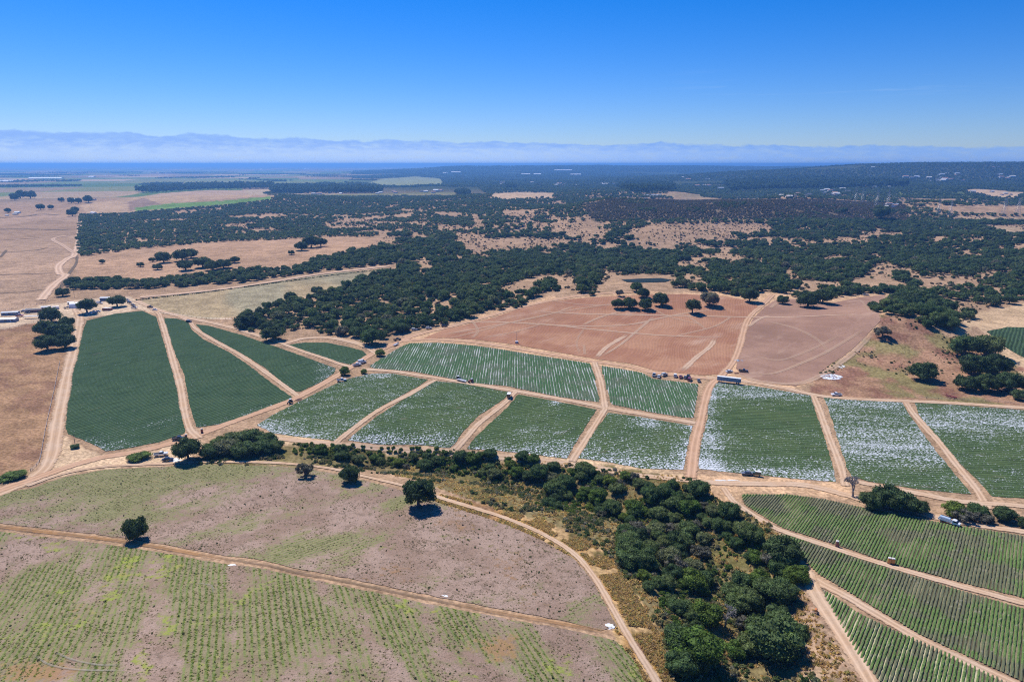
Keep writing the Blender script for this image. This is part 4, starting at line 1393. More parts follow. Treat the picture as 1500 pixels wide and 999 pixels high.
def thr_main(U, V, X, Y):
    t = 0.26 + 0.06 * ss(430 - V, 0, 30) + 0.04 * (U > 1000)
    t = t + 0.22 * (inpoly(U, V, [(1330, 400), (1520, 395), (1760, 400), (1760, 480), (1400, 490), (1395, 450), (1350, 430)]))
    t = t + 0.16 * ss(395 - V, 0, 30) * (U > 780) * (U < 1130)
    t = t + 0.13 * inpoly(U, V, [(560, 352), (700, 346), (760, 360), (720, 385), (660, 392), (600, 380)])
    t = t + 0.07 * ss(372 - V, 0, 25)
    t = t + 0.5 * (fbm(X, Y, 26, 301, 2) - 0.5) * ss(470 - V, 0, 60)
    return t


def thr_up(U, V, X, Y):
    t = np.full(U.shape, 0.33)
    t = t + 0.09 * inpoly(U, V, [(330, 315), (600, 315), (760, 310), (900, 325), (850, 342), (600, 338), (420, 348), (330, 335)])
    t = t - 0.08 * ss(312 - V, 0, 15)
    t = t + 0.32 * (fbm(X, Y, 40, 303, 2) - 0.5) + 0.2 * inpoly(U, V, POLY['chap'])
    return t


x, y, z, w = wood([W_MAIN], 9.5, (-420, 2000, 560, 2150), 6, 17, thr_main, 70, 111)
x2, y2, z2, w2 = wood([W_HEDGE], 9, (-900, 0, 720, 1250), 9, 14, 0.0, 60, 112)
x3, y3, z3, w3 = wood([W_UP], 13, (-1500, 2100, 1050, 3300), 9, 15, thr_up, 85, 113)
mx = np.concatenate([x, x2]); my = np.concatenate([y, y2]); mz = np.concatenate([z, z2]); mw = np.concatenate([w, w2])
chap = inpoly(*proj(x3, y3, z3), POLY['chap'])
x4, y4, z4, w4 = x3[chap], y3[chap], z3[chap], w3[chap]
x3, y3, z3, w3 = x3[~chap], y3[~chap], z3[~chap], w3[~chap]

# ------------------------------------------------------------------ countable trees
TREE_COUNT = [0]


def put_tree(name, crown, trunk, loc, w, hs, rz, label, cat='tree', group=None, sink=0.0, crown_name='crown'):
    r = empty(name, (loc[0], loc[1], loc[2] - sink), rz)
    r.scale = (w, w, w * hs)
    tag(r, label, cat, group)
    c = bpy.data.objects.new(crown_name, crown); COL.objects.link(c); c.parent = r
    if trunk:
        t = bpy.data.objects.new('trunk', trunk); COL.objects.link(t); t.parent = r
    TREE_COUNT[0] += 1
    return r


def px_tree(u, v, wpx, crowns, name, label, hs=1.0, cat='tree', group=None, trunk=True, rz=None, sink=0.0):
    g = ground(u, v)[0]
    f = g[1] * CP - (g[2] - CAM_H) * SP
    w = wpx * f / 1000.0 * 1.06          # crowns are a little narrower than their unit box
    return put_tree(name, random.choice(crowns), random.choice(TRUNK) if trunk else None, g, w, hs, random.uniform(0, 6.28) if rz is None else rz, label, cat, group, sink)


# named individuals: photo column, row of the trunk foot, crown width in photo pixels
SPEC = [
    (200, 790, 36, HID, 1.55, 'oak_tree', 'narrow upright oak alone on the ochre bank in the left foreground'),
    (613, 742, 58, HIO, 1.05, 'oak_tree', 'broad spreading oak with open lower crown by the curved hill track, its shadow beneath'),
    (513, 706, 33, HID, 1.25, 'oak_tree', 'rounded dark oak beside the pale hill track, left of the broad spreading oak'),
    (447, 697, 30, HIG, 1.15, 'oak_tree', 'thin greyish oak beside the hill track, leftmost of the three along it'),
    (276, 673, 42, HID, 1.15, 'oak_tree', 'dark oak beside the two parked cars at the road junction'),
    (905, 452, 20, HID, 1.1, 'oak_tree', 'leftmost oak of the cluster at the top of the red tilled hill'),
    (922, 452, 24, HID, 1.1, 'oak_tree', 'second oak from the left in the cluster on the red tilled hill'),
    (945, 454, 22, HID, 1.15, 'oak_tree', 'rightmost oak of the touching row on top of the red tilled hill'),
    (968, 448, 25, HID, 1.15, 'oak_tree', 'round oak standing apart, right of the cluster on the red hill'),
    (932, 427, 19, HI, 1.1, 'oak_tree', 'upper oak of the pair behind the cluster, just below the pond'),
    (942, 436, 21, HID, 1.1, 'oak_tree', 'lower oak of the pair behind the cluster on the red hill'),
    (908, 434, 15, HIG, 1.1, 'oak_tree', 'small pale oak in front of the woods at the left top of the red hill'),
    (1014, 459, 26, HIO, 1.15, 'oak_tree', 'leaning oak with a large black shadow in the middle of the red hill'),
    (1039, 448, 29, HI, 1.1, 'oak_tree', 'greyer oak right behind the leaning oak on the red hill'),
    (1098, 442, 26, HID, 1.15, 'oak_tree', 'dark oak left of the ochre road at the top of the red hill'),
    (1146, 445, 18, HID, 1.1, 'oak_tree', 'small lollipop shaped oak right of the ochre road on the hill top'),
    (1183, 450, 34, HID, 1.15, 'oak_tree', 'wide oak with dense shadow at the upper edge of the dusty tilled field'),
    (1205, 444, 30, HID, 1.05, 'oak_tree', 'oak right of the wide one at the upper edge of the dusty tilled field'),
    (1292, 495, 27, HIG, 1.1, 'oak_tree', 'sparse grey oak at the left edge of the dry hillside'),
    (1350, 556, 42, HID, 0.95, 'oak_tree', 'lone oval oak in the middle of the dry hillside'),
    (1415, 571, 36, HID, 0.95, 'oak_tree', 'low dark oak at the bottom of the dry hillside, front left of the grove'),
    (1443, 572, 40, HID, 0.95, 'oak_tree', 'low dark oak at the bottom of the dry hillside, front middle of the grove'),
    (1478, 572, 44, HID, 0.95, 'oak_tree', 'dark oak at the right foot of the grove beside the pale track'),
    (1426, 550, 46, HID, 1.0, 'oak_tree', 'oak in the grove just above the two low front oaks of the dry hillside'),
    (1456, 548, 46, HID, 1.0, 'oak_tree', 'oak in the grove left of the bright green field corner'),
    (1412, 520, 46, HI, 1.0, 'oak_tree', 'oak on the left flank of the grove over the dry hillside'),
    (1445, 520, 46, HI, 1.0, 'oak_tree', 'oak in the heart of the grove right of the dry hillside'),
    (1492, 585, 24, HID, 0.95, 'oak_bush', 'round bush oak right of the tiny bush below the grove'),
    (1457, 569, 10, HID, 0.95, 'oak_bush', 'tiny round bush in the tan gap below the grove'),
    (505, 549, 17, HIB, 1.2, 'round_shrub', 'bright green willow like bush at the road junction, by the white pickup'),
    (533, 547, 11, HIB, 1.0, 'round_shrub', 'smallest green bush on the corner of the striped field'),
    (557, 521, 16, HIB, 1.0, 'round_shrub', 'round green bush at the bend of the pale road below the woods'),
    (545, 504, 38, HI, 0.95, 'oak_tree', 'greener oak at the front edge of the woods above the round bush'),
    (400, 498, 36, HID, 0.9, 'oak_tree', 'dark oak standing by the road, left of the lens shaped field'),
    (362, 478, 36, HID, 0.9, 'oak_tree', 'leftmost oak of the big woodland, at the corner of the grey green field'),
    (427, 441, 20, HID, 1.0, 'oak_tree', 'small oak on the edge of the grey green field, left of its twin'),
    (465, 432, 19, HID, 1.0, 'oak_tree', 'small oak on the edge of the grey green field, nearest the long hedge'),
    (150, 386, 9, HID, 1.1, 'oak_tree', 'tiny lone oak in the left part of the tan pasture'),
    (427, 373, 10, HID, 1.0, 'oak_tree', 'tiny oak left of the long clump in the tan pasture'),
    (442, 367, 22, HID, 0.95, 'oak_tree', 'left oak of the long clump at the right of the tan pasture'),
    (456, 363, 26, HID, 1.0, 'oak_tree', 'middle oak of the long clump at the right of the tan pasture'),
    (470, 361, 20, HID, 0.95, 'oak_tree', 'right oak of the long clump at the right of the tan pasture'),
    (206, 391, 11, HID, 1.0, 'oak_tree', 'leftmost small oak by the pasture clump'),
    (223, 384, 10, HID, 1.0, 'oak_tree', 'small oak between the leftmost one and the pasture clump'),
    (240, 385, 24, HID, 1.0, 'oak_tree', 'first big oak of the pasture clump'),
    (231, 395, 15, HID, 0.9, 'oak_tree', 'low oak in front of the first big oak of the pasture clump'),
    (267, 382, 27, HID, 1.0, 'oak_tree', 'tallest oak of the pasture clump'),
    (280, 378, 22, HID, 1.0, 'oak_tree', 'back oak in the middle of the pasture clump'),
    (272, 396, 24, HID, 0.9, 'oak_tree', 'lowest front oak of the pasture clump'),
    (297, 392, 26, HID, 0.9, 'oak_tree', 'oak right of the lowest front one in the pasture clump'),
    (312, 396, 26, HID, 0.9, 'oak_tree', 'broad front oak toward the right of the pasture clump'),
    (328, 393, 24, HID, 0.9, 'oak_tree', 'second oak from the right end of the pasture clump'),
    (344, 385, 16, HID, 0.9, 'oak_tree', 'oak at the right end of the pasture clump'),
    (172, 449, 26, HID, 0.95, 'oak_tree', 'round oak shading the vehicles of the farmyard'),
    (128, 459, 32, HIO, 0.95, 'oak_tree', 'oak leaning over the white hoop house of the farmyard'),
    (92, 434, 20, HID, 1.0, 'oak_tree', 'dark oak at the end of the farm track above the yard'),
    (110, 417, 18, HID, 1.0, 'oak_tree', 'oak at the left end of the long hedge'),
    (76, 472, 30, HID, 1.1, 'oak_tree', 'back left oak of the big clump beside the left dirt road'),
    (99, 483, 26, HIO, 1.1, 'oak_tree', 'back right oak of the big clump, hanging over the left dirt road'),
    (68, 492, 34, HID, 1.1, 'oak_tree', 'left oak of the big clump beside the left dirt road'),
    (88, 500, 38, HID, 1.05, 'oak_tree', 'central oak of the big clump beside the left dirt road'),
    (70, 513, 34, HID, 1.0, 'oak_tree', 'front left oak of the big clump beside the left dirt road'),
    (96, 510, 32, HID, 1.0, 'oak_tree', 'front right oak of the big clump beside the left dirt road'),
    (1278, 744, 40, HID, 1.0, 'oak_tree', 'leftmost of the black green oaks behind the bare tree at lower right'),
    (1300, 740, 46, HID, 1.0, 'oak_tree', 'back oak of the black green clump between the fields at lower right'),
    (1318, 748, 46, HID, 0.9, 'oak_tree', 'front oak of the black green clump between the fields at lower right'),
    (1342, 750, 36, HID, 0.85, 'oak_tree', 'rightmost of the black green clump between the fields at lower right'),
    (1398, 754, 38, HIB, 0.8, 'round_shrub', 'green thicket behind the white flatbed truck'),
    (1412, 762, 38, HIG, 0.75, 'round_shrub', 'grey thicket just right of the white flatbed truck'),
    (1440, 764, 30, HIG, 0.75, 'round_shrub', 'grey bush right of the thicket by the flatbed truck'),
    (1430, 756, 34, HI, 0.8, 'round_shrub', 'dark bush behind the grey thicket at the end of the field track'),
    (1470, 762, 34, HID, 0.85, 'oak_tree', 'spreading oak right of the end of the field track, lower right'),
    (1502, 772, 26, HID, 0.9, 'oak_tree', 'oak cut by the right edge of the photo, below the white fields'),
    (205, 672, 34, HIB, 0.42, 'round_shrub', 'long low green bush on the verge left of the parked white pickup'),
    (20, 700, 40, HIB, 0.35, 'round_shrub', 'low green bush in the ditch at the left edge of the photo'),
    (110, 656, 14, HI, 0.6, 'round_shrub', 'small dark bush by the post at the corner of the big dark field'),
    (1478, 445, 20, HI, 1.1, 'oak_tree', 'leaning oak by the sandy track at the right edge of the photo'),
]
for (u, v, wp, cr, hs, nm, lb) in SPEC:
    px_tree(u, v, wp, cr, nm, lb, hs, 'bush' if 'shrub' in nm or 'bush' in nm else 'tree')
for (u, v, wp, lb) in ((1248, 728, 62, 'bare leafless tree at the foot of the track between the white fields'),
                       (1062, 918, 60, 'dead grey tree with pale bare branches among the green trees of the ravine'),
                       (1035, 905, 40, 'smaller dead tree left of the pale bare one in the ravine'),
                       (378, 640, 26, 'bare greyish tree at the right end of the roadside thicket')):
    px_tree(u, v, wp, BARE, 'bare_tree', lb, 1.0, 'tree', trunk=False)
for k, (u, v, wp) in enumerate(((310, 668, 34), (332, 664, 38), (358, 667, 38), (384, 664, 36), (345, 652, 36), (368, 648, 36), (392, 652, 32), (404, 660, 28), (322, 655, 28))):
    px_tree(u, v, wp, HI, 'oak_tree', ['front left', 'front second', 'front third', 'front right', 'back left', 'back middle', 'back right', 'far right', 'hindmost left'][k] + ' tree of the thicket between road junction and hill track', 0.85, 'tree', 'trees of the roadside thicket')

# ravine trees
RAVP = [(445, 662), (480, 660), (520, 664), (560, 666), (600, 664), (640, 668), (660, 672), (700, 668), (760, 672), (820, 684), (870, 692), (905, 697), (935, 705), (990, 716), (1020, 712), (1035, 732), (1052, 748), (1075, 762), (1105, 772), (1120, 790), (1145, 806), (1170, 830), (1180, 852), (1150, 862), (1160, 895), (1172, 935), (1160, 968), (1130, 972), (1085, 958), (1070, 965), (1040, 985), (1005, 985), (990, 960), (985, 915), (962, 885), (935, 855), (915, 825), (888, 800), (872, 775), (845, 755), (800, 745), (720, 715), (690, 700), (640, 692), (560, 685), (500, 678)]
RCLR = [[(905, 722), (945, 727), (950, 742), (905, 737)], [(1030, 812), (1060, 808), (1085, 850), (1060, 868), (1035, 845)], [(690, 700), (760, 702), (810, 715), (800, 745), (720, 718)], [(800, 735), (850, 742), (905, 768), (905, 800), (870, 775)],
        [(1040, 890), (1085, 895), (1095, 945), (1060, 965), (1045, 925)], [(1000, 860), (1040, 880), (1030, 905), (985, 885)]]
X, Y = jgrid(-160, 160, 150, 420, 6.5)
Z = H(X, Y)
U, V = proj(X, Y, Z)
ok = inpoly(U, V, RAVP)
for c in RCLR: ok &= ~inpoly(U, V, c)
cnt = 0
for a, b, c, u, v in zip(X[ok], Y[ok], Z[ok], U[ok], V[ok]):
    strip = u < 780
    if strip and random.random() < 0.12: continue
    wd = random.uniform(5.0, 9.5) if strip else (random.uniform(4.5, 8) if random.random() < 0.4 else random.uniform(7.0, 12.0))
    q = random.random()
    if strip:
        cr = HIB if q < 0.38 else (HIG if q < 0.45 else HI)
    else:
        cr = HIB if (q < 0.20 or (u < 1010 and v > 860 and q < 0.4)) else (HIG if q < 0.33 else (HID if q < 0.40 else HI))
    hue = 'bright green' if cr is HIB else ('greyish thin' if cr is HIG else ('blackish green' if cr is HID else 'mid green'))
    zone = 'strip' if strip else ('top' if v < 770 else ('middle' if v < 860 else 'foot'))
    size = 'small' if wd < 8 else 'larger'
    where = {'strip': 'in the tree strip between valley fields and near hill', 'top': 'at the upper end of the ravine, nearest the square field',
             'middle': 'in the middle of the ravine thicket', 'foot': 'in the lowest third of the ravine thicket'}[zone]
    put_tree('oak_tree', random.choice(cr), random.choice(TRUNK), (a, b, c), wd, random.uniform(0.85, 1.15), random.uniform(0, 6.28), f'{size} {hue} tree {where}', 'tree', f'{size} {hue} trees of the ravine {zone}', sink=0.2)
    cnt += 1
for (u, v, wp, cr, lb) in ((1130, 955, 88, HI, 'largest rounded tree at the foot of the ravine, beside the eroded pale slope'), (1022, 968, 84, HIB, 'bright green large tree at the bottom of the ravine, casting a deep shadow'),
                           (995, 985, 48, HI, 'grey green bush tree left of the bright green large tree'), (1145, 822, 60, HID, 'dark tree at the ravine edge where the crop row tracks meet')):
    px_tree(u, v, wp, cr, 'oak_tree', lb, 0.95, 'tree')

# woodland: the oaks that show largest as individuals, the rest as one mass
f = my * CP - (mz - CAM_H) * SP
u_, v_ = proj(mx, my, mz)
inview = (u_ > -20) & (u_ < 1520)
size = np.where(inview, mw / f, 0)
order = np.argsort(-size)
n_ind = max(0, 296 - TREE_COUNT[0])
ind, rest = order[:n_ind], order[n_ind:]
for i in ind:
    left = u_[i] < 880
    put_tree('oak_tree', random.choice(HI + HID + HI), random.choice(TRUNK), (mx[i], my[i], mz[i]), mw[i], random.uniform(0.85, 1.15), random.uniform(0, 6.28),
             'oak at the near edge of the big woodland above the lens shaped field' if left else 'oak of the woodland grove above the dry hillside and the bright green field', 'tree',
             'oaks at the near edge of the woodland' if left else 'oaks of the right hand grove', sink=0.15)
cm = proto_collection('oak_kinds', MID)
nr = len(rest)
hs = RNG.uniform(0.82, 1.12, nr)
scatter('oak_woodland', np.stack([mx[rest], my[rest], mz[rest] - 0.3], 1), RNG.random(nr) * 6.28, np.stack([mw[rest], mw[rest], mw[rest] * hs], 1), cm,
        'dense dark green oak woodland filling the middle distance behind the fields', 'woodland')
cl = proto_collection('distant_oak_kinds', LOW)
n3 = len(x3)
scatter('oak_woodland', np.stack([x3, y3, z3 - 0.4], 1), RNG.random(n3) * 6.28, np.stack([w3, w3, w3 * RNG.uniform(0.8, 1.1, n3)], 1), cl,
        'bluish oak woodland with tan clearings between the pasture and the far houses', 'woodland')
Xs, Ys = jgrid(-700, 1500, 560, 1900, 7.5)
s_ = (np.abs(Xs) < Ys * 0.82) & (RNG.random(Xs.shape) < 0.45)
Xs, Ys = Xs[s_], Ys[s_]
Zs = H(Xs, Ys); Us, Vs = proj(Xs, Ys, Zs)
k = (inpoly(Us, Vs, W_MAIN) | inpoly(Us, Vs, W_UP)) & (fbm(Xs, Ys, 45, 331, 3) > 0.40)
scatter('understorey', np.stack([Xs[k], Ys[k], Zs[k] - 0.2], 1), RNG.random(k.sum()) * 6.28, 2.0 + 4.5 * RNG.random(k.sum()) ** 2, proto_collection('understorey_kinds', LOWC + LOWC + LOW[:1]), 'low brown and olive brush in the openings of the oak woodland', 'scrub')
# chaparral on the ridge
xc, yc = jgrid(100, 1500, 1500, 2500, 7)
zc = H(xc, yc)
uc, vc = proj(xc, yc, zc)
k = inpoly(uc, vc, POLY['chap']) & (fbm(xc, yc, 60, 131, 3) > 0.25)
xc, yc, zc = xc[k], yc[k], zc[k]
cc_ = proto_collection('chaparral_kinds', LOWC)
scatter('chaparral', np.stack([xc, yc, zc - 0.2], 1), RNG.random(len(xc)) * 6.28, RNG.uniform(4.5, 8.5, len(xc)), cc_, 'brown and grey green chaparral covering the low ridge behind the tan clearing', 'chaparral')
k = fbm(x4, y4, 90, 133, 2) > 0.60
scatter('oak_woodland', np.stack([x4[k], y4[k], z4[k]], 1), RNG.random(k.sum()) * 6.28, w4[k] * 0.8, cl, 'scattered dark oaks among the chaparral of the low ridge', 'woodland')

# far forest and groves, from 2.5 km out
def far_wood(cell, ymin, ymax, thr, wl, wmin, wmax, coll, name, label, seed, region):
    X, Y = jgrid(-ymax * 0.85, ymax * 0.85, ymin, ymax, cell)
    s = np.abs(X) < Y * 0.85
    X, Y = X[s], Y[s]
    Z = H(X, Y)
    U, V = proj(X, Y, Z)
    nz = fbm(X, Y, wl, seed, 3)
    ok = (nz > thr(U, V, X, Y)) & region(U, V, X, Y)
    for c in ('clear_far', 'clear_r1', 'clear_r2', 'clear_r3', 'vine', 'tanhill', 'greenstrip'):
        ok &= ~inpoly(U, V, POLY[c])
    X, Y, Z = X[ok], Y[ok], Z[ok]
    w = RNG.uniform(wmin, wmax, len(X))
    scatter(name, np.stack([X, Y, Z - 0.5], 1), RNG.random(len(X)) * 6.28, np.stack([w, w, w * RNG.uniform(0.8, 1.2, len(X))], 1), coll, label, 'forest')
    return len(X)


ct = proto_collection('tall_tree_kinds', TALL)


def t_far(U, V, X, Y):
    ang = X / np.maximum(Y, 1)
    t = 0.24 + 0.34 * ss(-ang, -0.05, 0.30)
    return t + 0.05


n_a = far_wood(19, 1800, 4600, t_far, 260, 11, 19, cl, 'far_forest', 'blue green forest of oaks around the far houses', 141, lambda U, V, X, Y: (V < 302) & ~inpoly(U, V, W_UP) & (U > 385) & ~inpoly(U, V, POLY['chap']))
n_b = far_wood(31, 4600, 13000, t_far, 700, 14, 23, cl, 'far_forest', 'blue hazy forest covering the most distant hills', 143, lambda U, V, X, Y: V < 300)
# eucalyptus groves
def grove(P, cell, w0, w1, label):
    g = ground([p[0] for p in P], [p[1] for p in P])
    X, Y = jgrid(g[:, 0].min(), g[:, 0].max(), g[:, 1].min(), g[:, 1].max(), cell)
    Z = H(X, Y)
    U, V = proj(X, Y, Z)
    ok = inpoly(U, V, P)
    n = ok.sum()
    w = RNG.uniform(w0, w1, n)
    scatter('tall_tree_grove', np.stack([X[ok], Y[ok], Z[ok]], 1), RNG.random(n) * 6.28, np.stack([w, w, w * RNG.uniform(0.9, 1.4, n)], 1), ct, label, 'grove')
    return n


grove([(395, 280), (400, 276), (470, 277), (560, 279), (560, 283), (470, 284), (400, 284)], 16, 15, 24, 'long dark grove of tall trees left of the far striped field')
grove([(665, 284), (680, 280), (690, 284), (680, 287)], 9, 11, 16, 'small stand of tall dark trees in the middle far distance')
grove([(740, 274), (755, 272), (757, 276), (742, 277)], 10, 12, 18, 'small stand of tall trees left of the far white greenhouses')
grove([(900, 275), (925, 268), (985, 272), (990, 280), (930, 284)], 18, 14, 22, 'dark grove of tall trees left of the far tan patch at centre right')
grove([(1060, 270), (1150, 262), (1260, 264), (1330, 268), (1330, 274), (1180, 278), (1070, 280)], 20, 15, 24, 'long dark grove of tall trees behind the houses on the right')
grove([(195, 281), (230, 276), (300, 273), (400, 272), (400, 277), (300, 279), (215, 284)], 24, 15, 24, 'thin line of dark trees behind the tan field on the left plain')
for (u, v, wp, lb) in ((22, 294, 14, 'dark tree at the far left beside the tree row on the plain'), (30, 291, 16, 'tall tree of the row at far left of the plain'), (45, 291, 16, 'right hand tree of the row at far left of the plain'),
                       (60, 308, 12, 'round tree alone in the tan field left of the farm trees'), (75, 307, 9, 'small tree right of the round tree in the tan field'), (90, 296, 9, 'small tree left of the farmhouse trees on the plain'),
                       (105, 298, 11, 'tree beside the far white farmhouse on the left plain'), (115, 298, 11, 'tree behind the far white farmhouse on the left plain'), (130, 297, 14, 'largest tree right of the far white farmhouse'),
                       (106, 317, 15, 'front tree of the pair at the end of the dry plain'), (110, 312, 12, 'back tree of the pair at the end of the dry plain'), (12, 312, 10, 'small dark tree at the left edge beside the farm lane')):
    px_tree(u, v, wp, HID, 'plain_tree', lb, 1.15, 'tree')

# ------------------------------------------------------------------ undergrowth, weeds and grass
HILLTRACK = smooth_line(world_poly([(1000, 1080), (962, 999), (925, 940), (895, 887), (870, 845), (838, 809), (790, 780), (740, 759), (700, 746), (650, 731), (600, 714), (550, 702), (500, 690), (450, 682), (400, 678), (350, 677)]), 8)
SIDETRACK = smooth_line(world_poly([(1180, 835), (1192, 865), (1210, 895), (1240, 940), (1275, 999), (1320, 1080)]), 8)


def off_track(X, Y, m):
    return (dist_poly(X, Y, HILLTRACK) > m) & (dist_poly(X, Y, SIDETRACK) > m + 1)


cs = proto_collection('scrub_kinds', SHRUB + SHRUBD[:1])
X, Y = jgrid(-230, 190, 130, 430, 1.9)
Z = H(X, Y); U, V = proj(X, Y, Z)
ok = inpoly(U, V, POLY['ravine']) & ~inpoly(U, V, POLY['bank']) & ~inpoly(U, V, WF1) & off_track(X, Y, 3.4) & (fbm(X, Y, 9, 151, 2) > 0.46)
X, Y, Z = X[ok], Y[ok], Z[ok]
scatter('scrub', np.stack([X, Y, Z - 0.1], 1), RNG.random(len(X)) * 6.28, RNG.uniform(0.9, 3.0, len(X)), cs, 'brown, olive and grey scrub between the trees of the ravine', 'scrub')
cg = proto_collection('green_scrub_kinds', SHRUBG)
X, Y = jgrid(-160, 130, 150, 420, 3.0)
Z = H(X, Y); U, V = proj(X, Y, Z)
ok = ((inpoly(U, V, [(430, 650), (500, 652), (700, 660), (760, 690), (700, 700), (600, 688), (500, 676), (430, 668)]) & (RNG.random(X.shape) < 0.7)) | inpoly(U, V, [(955, 855), (1000, 860), (1020, 900), (1010, 960), (980, 950), (975, 900)]) | (inpoly(U, V, RAVP) & (fbm(X, Y, 13, 153, 2) > 0.60)))
X, Y, Z = X[ok], Y[ok], Z[ok]
scatter('scrub', np.stack([X, Y, Z - 0.1], 1), RNG.random(len(X)) * 6.28, RNG.uniform(1.6, 4.2, len(X)), cg, 'yellow green shrubs below the grassy bank of the ravine', 'scrub')
cgr = proto_collection('dry_grass_kinds', [tuft_mesh('tuft', M['grass_dry'], 700 + i) for i in range(4)])
X, Y = jgrid(-60, 160, 80, 340, 0.62)
Z = H(X, Y); U, V = proj(X, Y, Z)
ok = (inpoly(U, V, POLY['bank']) | (inpoly(U, V, POLY['bankright']) & (RNG.random(X.shape) < 0.15)) | (inpoly(U, V, POLY['ravine']) & (RNG.random(X.shape) < 0.12))) & (fbm(X, Y, 7, 155, 2) > 0.34) & (V < 1060) & off_track(X, Y, 2.3) & ~inpoly(U, V, WF1) & ~inpoly(U, V, WF2)
X, Y, Z = X[ok], Y[ok], Z[ok]
scatter('dry_grass', np.stack([X, Y, Z], 1), RNG.random(len(X)) * 6.28, RNG.uniform(0.7, 1.6, len(X)), cgr, 'tall orange and straw coloured dry grass on the bank beside the hill track', 'grass')
# weeds in the near fields: on the row lines where the ground is green, loose clumps elsewhere
print('maxH', float(H(*np.meshgrid(np.linspace(-40000, 40000, 900), np.linspace(50, 40000, 900))).max()))
cw = proto_collection('weed_kinds', [tuft_mesh('tuft', M['weed'], 720 + i, 18, 0.5, 0.26) for i in range(4)])
cwd = proto_collection('dark_weed_kinds', [crown_mesh('clump', M['weed_dark'], 5, 120, 0.10, 740 + i, ICO1, lift=0.1, flatn=0.5) for i in range(3)])


def weeds(P, heading, spacing, gfn, seed, step=0.55, dens=0.75, lab=''):
    W = world_poly(P)
    rows, d, n = clip_rows(W, heading, spacing)
    pts = []
    for a, b in rows:
        L = np.hypot(*(b - a)); k = int(L / step)
        if k < 1: continue
        t = (np.arange(k) + RNG.random(k) * 0.8) * step
        pts.append(a[None, :] + d[None, :] * t[:, None] + n[None, :] * (RNG.normal(size=k) * 0.22)[:, None])
    p = np.concatenate(pts)
    z = H(p[:, 0], p[:, 1]); U, V = proj(p[:, 0], p[:, 1], z)
    g = gfn(U, V, p[:, 0], p[:, 1]) + 0.5 * (fbm(p[:, 0], p[:, 1], 5, seed, 2) - 0.5)
    ok = (RNG.random(len(p)) < ss(g, 0.45, 1.0) * dens) & (V < 1040) & (U > -60)
    q = np.stack([p[ok, 0], p[ok, 1], z[ok] + 0.16], 1)
    scatter('field_weeds', q, RNG.random(len(q)) * 6.28, RNG.uniform(0.30, 0.85, len(q)), cw, lab, 'weeds')
    return len(q)


nw1 = weeds(WF2, HD(355), 1.9, g_lower, 161, lab='bright green weeds growing in rows across the lower field of the near hill')
nw2 = weeds(WF1, HD(1690), 1.9, g_upper, 163, 1.2, 0.5, lab='thin green weeds in slanting rows on the upper field of the near hill')
X, Y = jgrid(-260, 90, 110, 330, 1.5)
Z = H(X, Y); U, V = proj(X, Y, Z)
dn = fbm(X, Y, 16, 165, 3)
ok = (inpoly(U, V, WF1) | inpoly(U, V, WF2)) & (RNG.random(X.shape) < ss(dn, 0.42, 0.70) * 0.16 + 0.01 + 0.10 * ell(U, V, 760, 820, 130, 60, 0.3)) & (V < 1040)
X, Y, Z = X[ok], Y[ok], Z[ok]
scatter('field_weeds', np.stack([X, Y, Z + 0.14], 1), RNG.random(len(X)) * 6.28, 0.25 + 0.85 * RNG.random(len(X)) ** 3, cwd, 'small dark weed clumps dotted over the bare pinkish soil of the near hill', 'weeds')
X, Y = jgrid(-260, 90, 100, 330, 0.95)
Z = H(X, Y); U, V = proj(X, Y, Z)
ok = (inpoly(U, V, WF1) | inpoly(U, V, WF2)) & (RNG.random(X.shape) < 0.10 + 0.55 * ss(fbm(X, Y, 6, 167, 3), 0.42, 0.66)) & (V < 1030) & (U > -40) & off_track(X, Y, 1.8)
X, Y, Z = X[ok], Y[ok], Z[ok]
cws = proto_collection('stubble_kinds', [tuft_mesh('tuft', mat_leaf('stubble', [(0, (0.16, 0.15, 0.07)), (0.4, (0.24, 0.20, 0.11)), (0.7, (0.15, 0.19, 0.06)), (1, (0.30, 0.24, 0.16))], trans=0.4), 760 + i, 14, 0.5, 0.30) for i in range(4)])
scatter('field_weeds', np.stack([X, Y, Z + 0.15], 1), RNG.random(len(X)) * 6.28, RNG.uniform(0.25, 0.8, len(X)), cws, 'fine olive and brown stubble speckling the soil of the near hill', 'weeds')
print('stubble', len(X))
# low scrub on the dry hillside
X, Y = jgrid(200, 560, 480, 760, 3.4)
Z = H(X, Y); U, V = proj(X, Y, Z)
ok = inpoly(U, V, POLY['hillside']) & (fbm(X, Y, 20, 171, 3) > 0.56)
X, Y, Z = X[ok], Y[ok], Z[ok]
scatter('scrub', np.stack([X, Y, Z - 0.1], 1), RNG.random(len(X)) * 6.28, 0.8 + 2.2 * RNG.random(len(X)) ** 2, proto_collection('hillside_scrub_kinds', SHRUB), 'low reddish brown scrub on the dry hillside', 'scrub')
print('counts', cnt, nr, n3, len(xc), n_a, n_b, nw1, nw2, 'trees', TREE_COUNT[0])

# ------------------------------------------------------------------ vehicles and farm things
def car_paint(name, col):
    m, t, b = material(name, 0.25, 0.5)
    b.inputs['Coat Weight'].default_value = 0.4
    n = t.noise(t.obj(), 2.0, 3)
    t.put(b.inputs['Base Color'], t.mix(t.sstep(n, 0.4, 0.8, 0, 0.25), col, tuple(c * 0.7 + 0.06 for c in col)))
    return m


